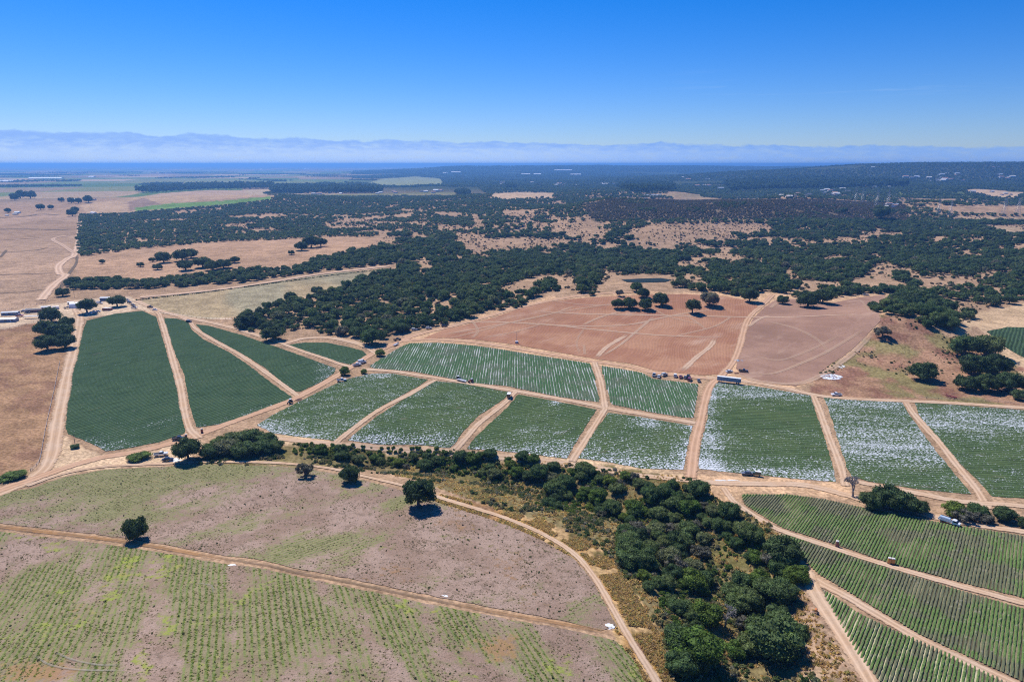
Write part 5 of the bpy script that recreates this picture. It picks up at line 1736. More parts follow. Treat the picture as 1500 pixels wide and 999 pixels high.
PAINT = {k: car_paint(k + '_car_paint', c) for k, c in dict(white=(0.78, 0.78, 0.77), silver=(0.45, 0.46, 0.48), grey=(0.16, 0.17, 0.19), black=(0.025, 0.027, 0.03), maroon=(0.26, 0.06, 0.07), red=(0.42, 0.05, 0.04), blue=(0.06, 0.12, 0.30), green=(0.04, 0.10, 0.07), orange=(0.62, 0.22, 0.05), tan=(0.5, 0.42, 0.32)).items()}
GLASS = paint('dark_car_glass', (0.03, 0.035, 0.04), 0.08, spec=0.6, vary=0)
RUBBER = paint('black_tyre_rubber', (0.02, 0.02, 0.02), 0.9)
STEEL = paint('dull_steel', (0.42, 0.42, 0.42), 0.45, 0.6)
WHITE = paint('white_sheet_metal', (0.80, 0.80, 0.79), 0.45, vary=0.2)
GREYP = paint('grey_blue_sheet_metal', (0.23, 0.27, 0.36), 0.55, vary=0.25)
LAMP = paint('headlight_lens', (0.85, 0.85, 0.82), 0.1)
CANVAS = paint('pale_canvas', (0.66, 0.63, 0.58), 0.8)
RUST = paint('rusty_brown_paint', (0.30, 0.13, 0.09), 0.8, vary=0.4)


def profile(bm, pts, y0, y1, inset=0.0):
    """side profile (x, z) pulled out to width; upper points can be drawn in"""
    A = [bm.verts.new((x, y0 + (inset if len(p) > 2 and p[2] else 0), z)) for p in pts for x, z in [p[:2]]]
    B = [bm.verts.new((x, y1 - (inset if len(p) > 2 and p[2] else 0), z)) for p in pts for x, z in [p[:2]]]
    n = len(pts)
    bm.faces.new(A); bm.faces.new(B[::-1])
    for i in range(n):
        bm.faces.new((A[i], B[i], B[(i + 1) % n], A[(i + 1) % n]))
    bmesh.ops.recalc_face_normals(bm, faces=bm.faces)


def wheel(parent, x, y, r=0.36, w=0.26):
    bm = bmesh.new(); cyl(bm, (x, y, r), r, w, 'y', 14)
    o = bm_obj('wheel', bm, RUBBER, parent)
    bm = bmesh.new(); cyl(bm, (x, y + (0.02 if y > 0 else -0.02), r), r * 0.55, w, 'y', 10)
    bm_obj('rim', bm, STEEL, o)


def vehicle(kind, col, loc, rz, label, group=None, mat2=None):
    names = {'car': 'parked_car', 'pickup': 'pickup_truck', 'suv': 'parked_car', 'van': 'parked_van'}
    r = empty(names[kind], loc, rz)
    tag(r, label, {'car': 'car', 'suv': 'car', 'pickup': 'pickup truck', 'van': 'van'}[kind], group)
    P = PAINT[col]
    if kind == 'car':
        L, W, hb, top = 2.3, 0.9, 0.92, 1.45
        body = [(-L, .35), (L, .35), (L, .68), (L * .93, .80), (1.05, .92), (-1.55, .95), (-L, .88)]
        cab = [(1.05, .90), (.35, 1.42, 1), (-1.0, 1.44, 1), (-1.75, .93)]
    elif kind == 'suv':
        L, W, top = 2.4, 0.96, 1.8
        body = [(-L, .42), (L, .42), (L, .88), (L * .93, 1.02), (1.15, 1.10), (-2.2, 1.12), (-L, 1.0)]
        cab = [(1.15, 1.08), (.55, 1.72, 1), (-1.95, 1.75, 1), (-2.3, 1.1)]
    elif kind == 'van':
        L, W, top = 2.7, 1.0, 2.3
        body = [(-L, .4), (L, .4), (L, .95), (L * .9, 1.15), (1.5, 1.3), (-L, 1.3)]
        cab = [(1.7, 1.28), (1.0, 2.2, 1), (-2.6, 2.25, 1), (-2.68, 1.28)]
    else:
        L, W, top = 2.8, 0.98, 1.85
        body = [(-L, .48), (L, .48), (L, .95), (L * .94, 1.08), (1.2, 1.16), (-.55, 1.16), (-.55, .72), (-L, .72)]
        cab = [(1.25, 1.14), (.75, 1.78, 1), (-.35, 1.80, 1), (-.6, 1.14)]
    bm = bmesh.new(); profile(bm, body, -W, W); bmesh.ops.bevel(bm, geom=bm.edges[:], offset=0.05, segments=1, affect='EDGES')
    bm_obj('body', bm, P, r)
    bm = bmesh.new(); profile(bm, cab, -W + .05, W - .05, 0.14); bm_obj('window', bm, GLASS, r)
    x0, x1 = cab[2][0], cab[1][0]
    bm = bmesh.new(); box(bm, x0 - .04, x1 + .02, -W + .16, W - .16, cab[1][1] - .02, cab[1][1] + .09, 0.03); bm_obj('roof', bm, P, r)
    if kind == 'pickup':
        bm = bmesh.new()
        for a in ((-L, -.62, -W, -W + .07), (-L, -.62, W - .07, W), (-L, -L + .07, -W + .08, W - .08)):
            box(bm, a[0], a[1], a[2], a[3], .725, 1.2)
        bm_obj('cargo_bed', bm, P, r)
        bm = bmesh.new(); box(bm, -L + .1, -.66, -W + .09, W - .09, .73, 1.0); bm_obj('bed_load', bm, RUBBER if mat2 is None else mat2, r)
    if kind == 'van':
        bm = bmesh.new(); box(bm, -2.66, .2, -W - .012, W + .012, 1.22, 2.22, .04); bm_obj('side_panel', bm, P, r)
    for x in (-L * .62, L * .62):
        for y in (-W + .08, W - .08): wheel(r, x, y)
    for y in (-W * .7, W * .7):
        bm = bmesh.new(); box(bm, L - .03, L + .03, y - .18, y + .18, .68, .84); bm_obj('headlight', bm, LAMP, r)
    return r


def at(u, v, dz=0.27):
    g = ground(u, v)[0]
    return (g[0], g[1], g[2] + dz)


def yaw(u1, v1, u2, v2):
    g = ground([u1, u2], [v1, v2])
    return math.atan2(g[1][1] - g[0][1], g[1][0] - g[0][0])


CARS = [
    ('pickup', 'white', 958, 551, 75, 'white pickup at the left end of the parked row, its dark bed loaded'),
    ('car', 'white', 965, 553, 70, 'white car second in the parked row, close beside the white pickup'),
    ('suv', 'silver', 973, 550.5, 40, 'silver white car third in the parked row, before the gap'),
    ('suv', 'white', 989, 552, 78, 'white car with dark windows first after the gap in the parked row'),
    ('car', 'maroon', 997, 553.5, 70, 'maroon car right of the white one in the parked row'),
    ('car', 'grey', 1004, 554.5, 65, 'grey car between the two maroon cars of the parked row'),
    ('suv', 'maroon', 1010, 557.5, 60, 'pinkish maroon car at the front of the parked row, near the last car'),
    ('car', 'black', 1008, 552.5, 66, 'black car tucked behind the front maroon car'),
    ('car', 'grey', 1023.5, 559, 80, 'dark grey car alone at the right end of the parked row'),
    ('car', 'white', 1068, 545.5, 20, 'white car parked behind the long semi trailer'),
    ('pickup', 'black', 1089, 545, -20, 'dark pickup on the tilled soil right of the car behind the trailer'),
    ('pickup', 'white', 1225, 580, 178, 'white pickup with dark bed parked above the whitest field'),
    ('pickup', 'white', 236, 667.5, 20, 'white pickup with black bed parked on the pale dirt by the long green bush'),
    ('car', 'black', 246, 675, 15, 'dark car under the edge of the dark oak at the road junction'),
    ('pickup', 'black', 262, 644.5, 15, 'black pickup at the lower right corner of the big dark field'),
    ('pickup', 'white', 500.5, 558.5, 15, 'white pickup driving on the diagonal road below the round green bush'),
    ('pickup', 'white', 523, 536, 35, 'lower white pickup at the right tip of the lens shaped field'),
    ('van', 'white', 530.5, 532, 35, 'upper white van at the right tip of the lens shaped field'),
    ('pickup', 'black', 582, 499, 35, 'black pickup on the pale road below the woods'),
    ('suv', 'white', 607, 484, 20, 'white car half hidden at the foot of the woods, leftmost of three'),
    ('suv', 'white', 628, 482, 20, 'white car at the foot of the woods, middle of three'),
    ('suv', 'black', 651, 479, 20, 'black car at the foot of the woods, rightmost of three'),
    ('suv', 'black', 277, 472.5, -20, 'dark vehicle on the road at the top of the long narrow field'),
    ('pickup', 'black', 220, 451, -20, 'dark green truck by the road fork at the top of the big field'),
    ('car', 'white', 227, 455, -20, 'small white car below the dark truck at the road fork'),
    ('pickup', 'blue', 1081, 432, 10, 'blue pickup under the trees at the top of the tilled red hill'),
    ('car', 'grey', 1094, 695.5, 175, 'grey car just left of the dark green tank truck below the square field'),
    ('car', 'white', 131, 460.5, 20, 'white car at the left end of the row along the top of the big field'),
    ('pickup', 'white', 137, 458.5, 20, 'white pickup second along the top of the big field'),
    ('car', 'silver', 144, 457.5, 10, 'silver car third along the top of the big field'),
    ('suv', 'grey', 190, 444.5, -20, 'grey car among those right of the round farmyard oak'),
    ('car', 'black', 195, 448, -25, 'black car at the right end of the farmyard'),
    ('pickup', 'silver', 197, 452, -10, 'silver pickup at the corner between farmyard and road fork'),
    ('car', 'silver', 186, 440.5, 0, 'pale car just behind the grey one right of the round farmyard oak'),
    ('van', 'white', 165, 442.5, 5, 'white van in front of the round farmyard oak'),
    ('van', 'white', 146, 445.5, 5, 'white van left of the blue shed in the farmyard'),
    ('pickup', 'tan', 99, 452, 20, 'tan pickup left of the white hoop house'),
    ('car', 'grey', 40, 459, 20, 'grey car left of the tan tarpaulin in the left yard'),
    ('car', 'blue', 35, 457, 25, 'dark blue car in the middle of the left yard'),
    ('van', 'white', 43, 456.5, 15, 'white van beside the long grey shed of the left yard'),
    ('pickup', 'red', 29, 464, 20, 'faded red pickup in front of the grey car of the left yard'),
    ('suv', 'silver', 24, 461.5, 10, 'silver car right of the pale caravans of the left yard'),
]
for k, c, u, v, deg, lb in CARS:
    vehicle(k, c, at(u, v), R(deg), lb).scale = (1.2, 1.2, 1.2)


def simple(name, cat, label, loc, rz, parts, group=None):
    """parts: (part name, material, function that fills a bmesh)"""
    r = empty(name, loc, rz)
    tag(r, label, cat, group)
    for nm, mt, fn in parts:
        bm = bmesh.new(); fn(bm); bm_obj(nm, bm, mt, r)
    return r


# semi trailer
a = yaw(1051, 559, 1085, 563)
r = empty('semi_trailer', at(1067.5, 561), a)
tag(r, 'long white roofed semi trailer with bluish side, parked at the end of the ochre road', 'trailer')
bm = bmesh.new(); box(bm, -8, 8, -1.3, 1.3, 1.15, 4.0, .04); bm_obj('cargo_box', bm, GREYP, r)
bm = bmesh.new(); box(bm, -8.02, 8.02, -1.32, 1.32, 4.005, 4.09); bm_obj('roof', bm, WHITE, r)
for i in range(15):
    bm = bmesh.new(); box(bm, -7.6 + i * 1.08, -7.53 + i * 1.08, -1.335, -1.303, 1.2, 3.95); bm_obj('panel_rib', bm, STEEL, r)
bm = bmesh.new(); box(bm, -7.6, 7.6, -.5, .5, .95, 1.145); bm_obj('chassis', bm, RUBBER, r)
for x in (5.4, 6.7):
    for y in (-1.1, 1.1): wheel(r, x, y, .5, .4)
for y in (-.8, .8):
    bm = bmesh.new(); box(bm, -5.2, -5.05, y - .08, y + .08, 0, .95); bm_obj('landing_leg', bm, STEEL, r)
bm = bmesh.new(); box(bm, 8.005, 8.06, -1.2, 1.2, 1.2, 3.9); bm_obj('rear_door', bm, GREYP, r)

# flatbed truck with tank
r = empty('flatbed_truck', at(1390, 767), yaw(1378, 763, 1402, 770))
tag(r, 'white flatbed truck carrying a pale blue tank, driving along the upper crop rows', 'truck')
bm = bmesh.new(); profile(bm, [(1.1, .5), (4.0, .5), (4.05, 1.25), (3.1, 1.42), (2.6, 2.25), (1.25, 2.3), (1.1, 2.1)], -1.05, 1.05); bmesh.ops.bevel(bm, geom=bm.edges[:], offset=.06, segments=1, affect='EDGES'); bm_obj('cab', bm, PAINT['white'], r)
bm = bmesh.new(); profile(bm, [(3.12, 1.45), (2.66, 2.12), (1.6, 2.12), (1.6, 1.45)], -1.075, 1.075); bm_obj('window', bm, GLASS, r)
bm = bmesh.new(); box(bm, -4, 1.0, -1.15, 1.15, .85, 1.0); box(bm, -4, -3.92, -1.15, 1.15, 1.01, 1.5); box(bm, -3.9, .9, -1.15, -1.08, 1.01, 1.35); box(bm, -3.9, .9, 1.08, 1.15, 1.01, 1.35); bm_obj('bed', bm, PAINT['white'], r)
bm = bmesh.new(); tube(bm, [(-3.6, 0, 1.75), (-3.45, 0, 1.75), (.2, 0, 1.75), (.35, 0, 1.75)], [.45, .72, .72, .45], 16); bm_obj('tank', bm, paint('pale_blue_tank', (0.48, 0.58, 0.70), 0.4), r)
bm = bmesh.new(); box(bm, -3.6, .4, .55, 1.05, 1.05, 2.35); bm_obj('tool_rack', bm, PAINT['black'], r)
for x in (-2.8, 2.9):
    for y in (-.95, .95): wheel(r, x, y, .45, .32)
for y in (-.75, .75):
    bm = bmesh.new(); box(bm, 4.03, 4.1, y - .18, y + .18, .85, 1.05); bm_obj('headlight', bm, LAMP, r)


def tractor(loc, rz, col, label):
    r = empty('tractor', loc, rz); tag(r, label, 'tractor')
    P = PAINT[col]
    bm = bmesh.new(); box(bm, 0.2, 2.3, -.45, .45, .9, 1.75, .08, (0.1, 0.06)); bm_obj('hood', bm, P, r)
    bm = bmesh.new(); box(bm, -1.5, .3, -.7, .7, .75, 1.3, .05); bm_obj('chassis', bm, P, r)
    c = empty  # cab is a mesh with roof and glass as its own pieces
    bm = bmesh.new(); box(bm, -1.3, .15, -.68, .68, 1.32, 2.55, .03, (.12, .08)); cab = bm_obj('cab', bm, GLASS, r)
    bm = bmesh.new(); box(bm, -1.4, .25, -.78, .78, 2.56, 2.72, .04); bm_obj('roof', bm, PAINT['white'], cab)
    for y in (-.95, .95): wheel(r, -1.0, y, .85, .45)
    for y in (-.8, .8): wheel(r, 1.8, y, .5, .3)
    bm = bmesh.new(); cyl(bm, (1.1, .3, 2.1), .05, .8, 'z', 6); bm_obj('exhaust_pipe', bm, STEEL, r)
    for y in (-.3, .3):
        bm = bmesh.new(); box(bm, 2.28, 2.34, y - .1, y + .1, 1.35, 1.5); bm_obj('headlight', bm, LAMP, r)
    return r


tractor(at(425, 591), yaw(430, 586, 421, 592), 'green', 'dark tractor on the diagonal road at the corner of the white flecked field')
simple('harrow', 'farm implement', 'rusty orange harrow towed behind the dark tractor on the diagonal road', at(438, 587), yaw(430, 590, 442, 585),
       [('frame', RUST, lambda bm: [box(bm, -1.8, 1.8, y, y + .15, .6, .75) for y in (-1.4, -.5, .4, 1.3)]),
        ('cross_beam', RUST, lambda bm: [box(bm, x, x + .15, -1.5, 1.5, .76, .9) for x in (-1.8, 0, 1.6)]),
        ('disc_gang', STEEL, lambda bm: [cyl(bm, (x, y, .35), .35, .05, 'x', 8) for x in (-1.4, -.4, .6, 1.4) for y in (-1.2, -.4, .4, 1.2)])])
tractor(at(672, 556.5), yaw(668, 555, 680, 558), 'black', 'black tractor standing beside a white trailer under the long striped field')
simple('farm_trailer', 'trailer', 'long low white trailer beside the black tractor under the long striped field', at(676, 559), yaw(668, 557, 684, 561),
       [('deck', PAINT['white'], lambda bm: box(bm, -4.2, 4.2, -1.1, 1.1, .7, .95, .03)), ('side_board', PAINT['white'], lambda bm: [box(bm, -4.2, 4.2, y, y + .06, .955, 1.35) for y in (-1.1, 1.04)]),
        ('wheel', RUBBER, lambda bm: cyl(bm, (-1.5, -1, .35), .35, .25, 'y')), ('wheel', RUBBER, lambda bm: cyl(bm, (-1.5, 1, .35), .35, .25, 'y')),
        ('wheel', RUBBER, lambda bm: cyl(bm, (1.8, -1, .35), .35, .25, 'y')), ('wheel', RUBBER, lambda bm: cyl(bm, (1.8, 1, .35), .35, .25, 'y'))])
tractor(at(690, 560.5), yaw(694, 559, 684, 561), 'red', 'red tractor on the track under the long striped field, right of the white trailer')


def box_truck(loc, rz, label, boxmat, col='white'):
    r = empty('box_truck', loc, rz); tag(r, label, 'truck')
    bm = bmesh.new(); box(bm, -3.2, 1.2, -1.15, 1.15, .9, 3.1, .05); bx = bm_obj('cargo_box', bm, boxmat, r)
    bm = bmesh.new(); box(bm, -3.25, 1.25, -1.18, 1.18, 3.105, 3.2); bm_obj('roof', bm, WHITE, bx)
    bm = bmesh.new(); profile(bm, [(1.3, .5), (3.1, .5), (3.1, 1.3), (2.7, 2.2), (1.3, 2.3)], -1.02, 1.02); bm_obj('cab', bm, PAINT[col], r)
    bm = bmesh.new(); profile(bm, [(3.06, 1.42), (2.74, 2.1), (1.9, 2.1), (1.9, 1.42)], -1.035, 1.035); bm_obj('window', bm, GLASS, r)
    for x in (-2.1, 2.1):
        for y in (-.95, .95): wheel(r, x, y, .42, .3)
    return r


box_truck(at(746, 582.5), yaw(745, 584, 748, 578), 'white box truck with black side at the top of the track between two flecked fields', PAINT['black'])
box_truck(at(1108, 697), yaw(1118, 698, 1104, 696.5), 'dark green tank truck standing below the square strawberry field', PAINT['green'], 'green').scale = (0.62, 0.62, 0.72)
simple('flatbed_trailer', 'trailer', 'silver flatbed trailer below the black pickup on the pale road', at(580, 506), yaw(574, 508, 586, 502),
       [('deck', PAINT['silver'], lambda bm: box(bm, -3.6, 3.6, -1.1, 1.1, .75, .95, .03)), ('front_rail', STEEL, lambda bm: box(bm, 3.5, 3.58, -1, 1, .955, 1.7)),
        ('wheel', RUBBER, lambda bm: cyl(bm, (-1.2, -1, .38), .38, .25, 'y')), ('wheel', RUBBER, lambda bm: cyl(bm, (-1.2, 1, .38), .38, .25, 'y'))])
simple('red_implement', 'farm implement', 'bright red folded farm implement on the bare strip under the dry hillside', at(1393, 583), yaw(1385, 581, 1402, 585),
       [('frame', PAINT['red'], lambda bm: [box(bm, -3.0, 3.0, y, y + .2, .7, .95) for y in (-.9, 0, .8)] + [box(bm, x, x + .2, -1.2, 1.2, .96, 1.2) for x in (-3, -1, 1, 2.8)]),
        ('wing', PAINT['red'], lambda bm: [tube(bm, [(-3, y, 1), (-3.8, y, 2.2), (-2.2, y, 2.6)], [.12, .12, .12]) for y in (-1, 1)]),
        ('tine_row', STEEL, lambda bm: [box(bm, x, x + .08, -.06, .06, .05, .7) for x in np.arange(-2.8, 2.9, .5)]),
        ('wheel', RUBBER, lambda bm: cyl(bm, (2.6, 1.3, .4), .4, .25, 'y')), ('wheel', RUBBER, lambda bm: cyl(bm, (2.6, -1.3, .4), .4, .25, 'y'))])
simple('rusty_implement', 'farm implement', 'small rusty plough on the tilled soil behind the semi trailer', at(1079, 547.5), 0.3,
       [('frame', RUST, lambda bm: [box(bm, -1.8, 1.8, y, y + .15, .5, .7) for y in (-.6, .4)]), ('share_row', RUST, lambda bm: [box(bm, x, x + .25, -.5, .6, .03, .5) for x in (-1.6, -.8, 0, .8, 1.5)])])


def toilet(loc, rz, label, col, n=1, group=None):
    m = PAINT[col] if col in PAINT else col
    r = empty('portable_toilet', loc, rz); tag(r, label, 'portable toilet', group)
    for i in range(n):
        x = i * 1.25
        bm = bmesh.new(); box(bm, x - .55, x + .55, -.55, .55, .12, 2.15, .03); bm_obj('cabin', bm, m, r)
        bm = bmesh.new(); box(bm, x - .58, x + .58, -.58, .58, 2.155, 2.38, .02, (.15, .15)); bm_obj('roof', bm, CANVAS, r)
        bm = bmesh.new(); box(bm, x - .36, x + .36, -.59, -.555, .2, 2.0); bm_obj('door', bm, m, r)
    bm = bmesh.new(); box(bm, -.7, .7 + 1.25 * (n - 1), -.7, .7, 0.0, .115); bm_obj('base', bm, RUBBER, r)
    return r


toilet(at(1302.5, 825.5), R(-20), 'pair of orange brown portable toilets on the track between the crop row blocks', 'orange', 2)
toilet(at(1226, 800.5), R(-15), 'small orange brown portable toilet beside the worker on the upper track', RUST, 1)
toilet(at(296, 634), R(20), 'dark red portable toilet at the foot of the track by the road junction', paint('dark_red_plastic', (0.20, 0.045, 0.04), 0.5), 1)
toilet(at(273, 642.5), R(20), 'small dark red cabin beside the black pickup at the field corner', paint('brown_red_plastic', (0.18, 0.06, 0.05), 0.5), 1)
simple('spray_rig', 'farm implement', 'small orange yellow spray rig on the pale track left of the lowest crop block', at(1195, 897.5), R(60),
       [('tank', PAINT['orange'], lambda bm: tube(bm, [(-.7, 0, .9), (-.6, 0, .9), (.6, 0, .9), (.7, 0, .9)], [.3, .5, .5, .3], 12)), ('frame', RUST, lambda bm: [box(bm, -.9, .9, y, y + .1, .3, .4) for y in (-.5, .4)]),
        ('wheel', RUBBER, lambda bm: cyl(bm, (0, -.6, .3), .3, .18, 'y')), ('wheel', RUBBER, lambda bm: cyl(bm, (0, .6, .3), .3, .18, 'y')), ('boom', STEEL, lambda bm: box(bm, -1.0, -.92, -1.2, 1.2, .6, .7))])


# one worker in a straw hat on the upper track
def person(loc, rz, label):
    r = empty('person', loc, rz); tag(r, label, 'person')
    V = [(0, 0, .95), (0, 0, 1.15), (0, 0, 1.38), (0, 0, 1.50), (0.01, 0, 1.62), (0.01, 0, 1.72),
         (.0, .10, .90), (.03, .11, .50), (.0, .11, .08), (.12, .11, .04), (.0, -.10, .90), (.08, -.11, .50), (-.02, -.11, .08), (.10, -.11, .04),
         (0, .19, 1.38), (.04, .25, 1.12), (.18, .22, .92), (.24, .21, .86), (0, -.19, 1.38), (.02, -.25, 1.12), (.16, -.22, .95), (.22, -.21, .90)]
    E = [(0, 1), (1, 2), (2, 3), (3, 4), (4, 5), (0, 6), (6, 7), (7, 8), (8, 9), (0, 10), (10, 11), (11, 12), (12, 13), (2, 14), (14, 15), (15, 16), (16, 17), (2, 18), (18, 19), (19, 20), (20, 21)]
    RD = [.15, .15, .16, .06, .10, .085, .10, .07, .045, .04, .10, .07, .045, .04, .065, .048, .035, .04, .065, .048, .035, .04]
    me = bpy.data.meshes.new('body'); me.from_pydata(V, E, []); me.update()
    o = bpy.data.objects.new('body', me); COL.objects.link(o); o.parent = r
    md = o.modifiers.new('skin', 'SKIN')
    for i, q in enumerate(RD): me.skin_vertices[0].data[i].radius = (q, q)
    me.skin_vertices[0].data[0].use_root = True
    o.modifiers.new('sub', 'SUBSURF').levels = 1
    m, t, b = material('worker_clothes_and_skin', 0.8, 0.1)
    sp = t.new('ShaderNodeSeparateXYZ'); t.put(sp.inputs[0], t.obj())
    z = sp.outputs[2]
    c = t.mix(t.sstep(z, .93, .95), (0.06, 0.07, 0.11), (0.50, 0.46, 0.42))
    c = t.mix(t.sstep(z, 1.46, 1.48), c, (0.35, 0.20, 0.13))
    t.put(b.inputs['Base Color'], c)
    me.materials.append(m)
    bm = bmesh.new(); tube(bm, [(0.01, 0, 1.72), (0.01, 0, 1.735), (.01, 0, 1.74), (.01, 0, 1.86)], [.24, .24, .11, .09], 14); bm_obj('straw_hat', bm, paint('straw', (0.62, 0.52, 0.33), 0.9), r)


person(at(1214.5, 797), R(200), 'worker in a pale shirt and straw hat standing on the upper crop track')

# weather mast on the tilled hill
simple('wind_machine', 'mast', 'slim mast with white engine box at the lower edge of the tilled red hill', at(757, 503), 0,
       [('tower', STEEL, lambda bm: tube(bm, [(0, 0, 0), (0, 0, 9.5)], [.22, .14], 8)), ('engine_box', WHITE, lambda bm: box(bm, -1.2, 1.2, -.7, .7, .35, 1.9, .06)), ('skid', RUBBER, lambda bm: box(bm, -1.5, 1.5, -.9, .9, .02, .34)),
        ('fan_blade', STEEL, lambda bm: tube(bm, [(-2.4, -.4, 9.2), (0, -.4, 9.5), (2.4, -.4, 9.8)], [.08, .16, .08], 6)), ('stair', STEEL, lambda bm: [box(bm, .9, 1.3, -1.3 - .2 * k, -1.1 - .2 * k, 1.6 - .4 * k, 1.66 - .4 * k) for k in range(4)])])


# white plastic heap and other litter
def heap(name, cat, label, u, v, rx, ry, h, mat, n, seed, rz=0.0):
    g = random.Random(seed)
    r = empty(name, at(u, v, 0), rz); tag(r, label, cat)
    bm = bmesh.new()
    for k in range(n):
        a = g.uniform(0, 6.28); q = math.sqrt(g.random())
        x, y = math.cos(a) * q * rx, math.sin(a) * q * ry
        s = g.uniform(.5, 1.3)
        m = bmesh.ops.create_icosphere(bm, subdivisions=1, radius=1)
        for w in m['verts']:
            w.co = Vector((x + w.co.x * s * g.uniform(.7, 1.6), y + w.co.y * s * g.uniform(.7, 1.5), max(0.0, w.co.z) * h * (1 - q * .6) * g.uniform(.4, 1.2) + .05))
    bm_obj('film', bm, mat, r)


PLASTIC = paint('crumpled_white_plastic', (0.82, 0.82, 0.82), 0.5, vary=0.3)
heap('plastic_heap', 'plastic sheeting', 'spread heap of torn white plastic at the left foot of the dry hillside', 1217, 552, 7.5, 7, 1.0, PLASTIC, 75, 5)
heap('plastic_heap', 'plastic sheeting', 'thin strip of pale debris on the bank above the white plastic heap', 1232, 537, 4, 2, .5, CANVAS, 24, 6, .7)
heap('plastic_scrap', 'plastic sheeting', 'small crumpled white sheet beside the hill track near the bottom', 890, 917, 1.5, .7, .3, PLASTIC, 16, 7)
heap('plastic_scrap', 'plastic sheeting', 'tiny white scrap lying on the ochre bank in the lower left field', 338, 829, .45, .25, .15, PLASTIC, 8, 8)
heap('plastic_scrap', 'plastic sheeting', 'white scrap on the ochre bank below the middle of the near hill', 650, 874, .6, .3, .15, PLASTIC, 10, 9)
heap('gravel_heap', 'gravel', 'low white gravel patch on the bare apron left of the green tank truck', 1068, 705, 6, 1.2, .25, CANVAS, 40, 10)
heap('rubble_heap', 'rubble', 'loose pale pipe bundle beside the ochre road behind the semi trailer', 1081, 528, 3.6, 3, .6, STEEL, 30, 11)
heap('tarpaulin_heap', 'tarpaulin', 'white sheets heaped beside the dark car under the oak at the junction', 256, 674, 2.4, 1.4, .6, PLASTIC, 22, 12)


# farmyard buildings
def hoop(loc, rz, L, rad, label, mat=WHITE):
    r = empty('hoop_house', loc, rz); tag(r, label, 'hoop house')
    bm = bmesh.new()
    for i in range(12):
        a0, a1 = math.pi * i / 12, math.pi * (i + 1) / 12
        q = [(math.cos(t) * k, math.sin(t) * k * 0.9) for t in (a0, a1) for k in (rad, rad - .12)]
        vs = [[bm.verts.new((x, y, z)) for x in (-L / 2, L / 2)] for y, z in q]
        (a, b, c, d) = vs
        bm.faces.new((a[0], c[0], c[1], a[1])); bm.faces.new((b[0], b[1], d[1], d[0]))
        bm.faces.new((a[0], b[0], d[0], c[0])); bm.faces.new((a[1], c[1], d[1], b[1]))
    bm_obj('cover', bm, mat, r)
    for k, x in enumerate((-L / 2 + .2, 0, L / 2 - .2)):
        bm = bmesh.new(); tube(bm, [(x, math.cos(t) * (rad - .2), math.sin(t) * (rad - .2) * .9) for t in np.linspace(0, math.pi, 9)], [.06] * 9, 5); bm_obj('hoop', bm, STEEL, r)


hoop(at(112, 450, 0), R(20), 11, 6.0, 'white arched hoop house open at its right end, under the leaning farmyard oak')


def shed(name, loc, rz, L, W, h, rh, wall, roof, label, group=None, cat='shed', nw=3):
    r = empty(name, loc, rz); tag(r, label, cat, group)
    bm = bmesh.new(); box(bm, -L / 2, L / 2, -W / 2, W / 2, 0, h); bm_obj('wall', bm, wall, r)
    bm = bmesh.new(); e = .35
    profile(bm, [(-W / 2 - e, h + .01), (W / 2 + e, h + .01), (0, h + rh)], -L / 2 - e, L / 2 + e)
    bmesh.ops.rotate(bm, verts=bm.verts, cent=(0, 0, 0), matrix=Matrix.Rotation(R(90), 3, 'Z'))
    bm_obj('roof', bm, roof, r)
    for k in range(nw):
        x = -L / 2 + L * (k + .5) / nw
        bm = bmesh.new(); box(bm, x - L * .06, x + L * .06, -W / 2 - .04, -W / 2 - .005, h * .4, h * .8); bm_obj('window', bm, GLASS, r)
    bm = bmesh.new(); box(bm, L * .25, L * .25 + 1.0, -W / 2 - .06, -W / 2 - .005, .02, 2.0); bm_obj('door', bm, roof, r)
    return r


ROOF_G = paint('grey_metal_roof', (0.42, 0.45, 0.50), 0.6, vary=0.3)
ROOF_D = paint('dark_shingle_roof', (0.13, 0.12, 0.13), 0.8, vary=0.3)
ROOF_R = paint('tile_roof', (0.42, 0.22, 0.14), 0.8, vary=0.3)
STUC = paint('cream_stucco', (0.72, 0.64, 0.52), 0.9, vary=0.2)
STUW = paint('white_stucco', (0.80, 0.77, 0.72), 0.9, vary=0.2)
BLUEW = paint('dark_blue_siding', (0.10, 0.13, 0.24), 0.7)
shed('farm_shed', at(11, 471, 0), R(12), 17, 8, 3.0, 1.0, GREYP, WHITE, 'long grey shed with white roof at the left edge of the farmyard')
shed('farm_shed', at(16, 461, 0), R(12), 15, 6, 2.8, .8, GREYP, ROOF_G, 'grey roofed shed behind the long white roofed one at the left edge')
shed('farm_shed', at(51, 457, 0), R(14), 14, 6, 2.8, .9, RUST, ROOF_D, 'long dark roofed shed behind the tan tarpaulin in the left yard')
shed('farm_shed', at(155, 440, 0), R(4), 10, 6, 3.2, .8, BLUEW, ROOF_G, 'dark blue shed left of the round farmyard oak')
shed('farm_shed', at(68, 453, 0), R(14), 8, 5, 2.8, .7, WHITE, ROOF_G, 'pale little shed left of the big oak clump in the yard')
simple('canopy_tent', 'tarpaulin shelter', 'long tan tarpaulin shelter at the lower edge of the left yard', at(47, 466.5, 0), R(14),
       [('canopy', CANVAS, lambda bm: profile(bm, [(-7, 2.1), (7, 2.1), (6.6, 2.5), (0, 2.7), (-6.6, 2.5)], -1.8, 1.8))] + [('post', STEEL, (lambda x, y: (lambda bm: box(bm, x, x + .1, y, y + .1, 0, 2.09)))(x, y)) for x in (-6.5, 0, 6.4) for y in (-1.7, 1.6)])
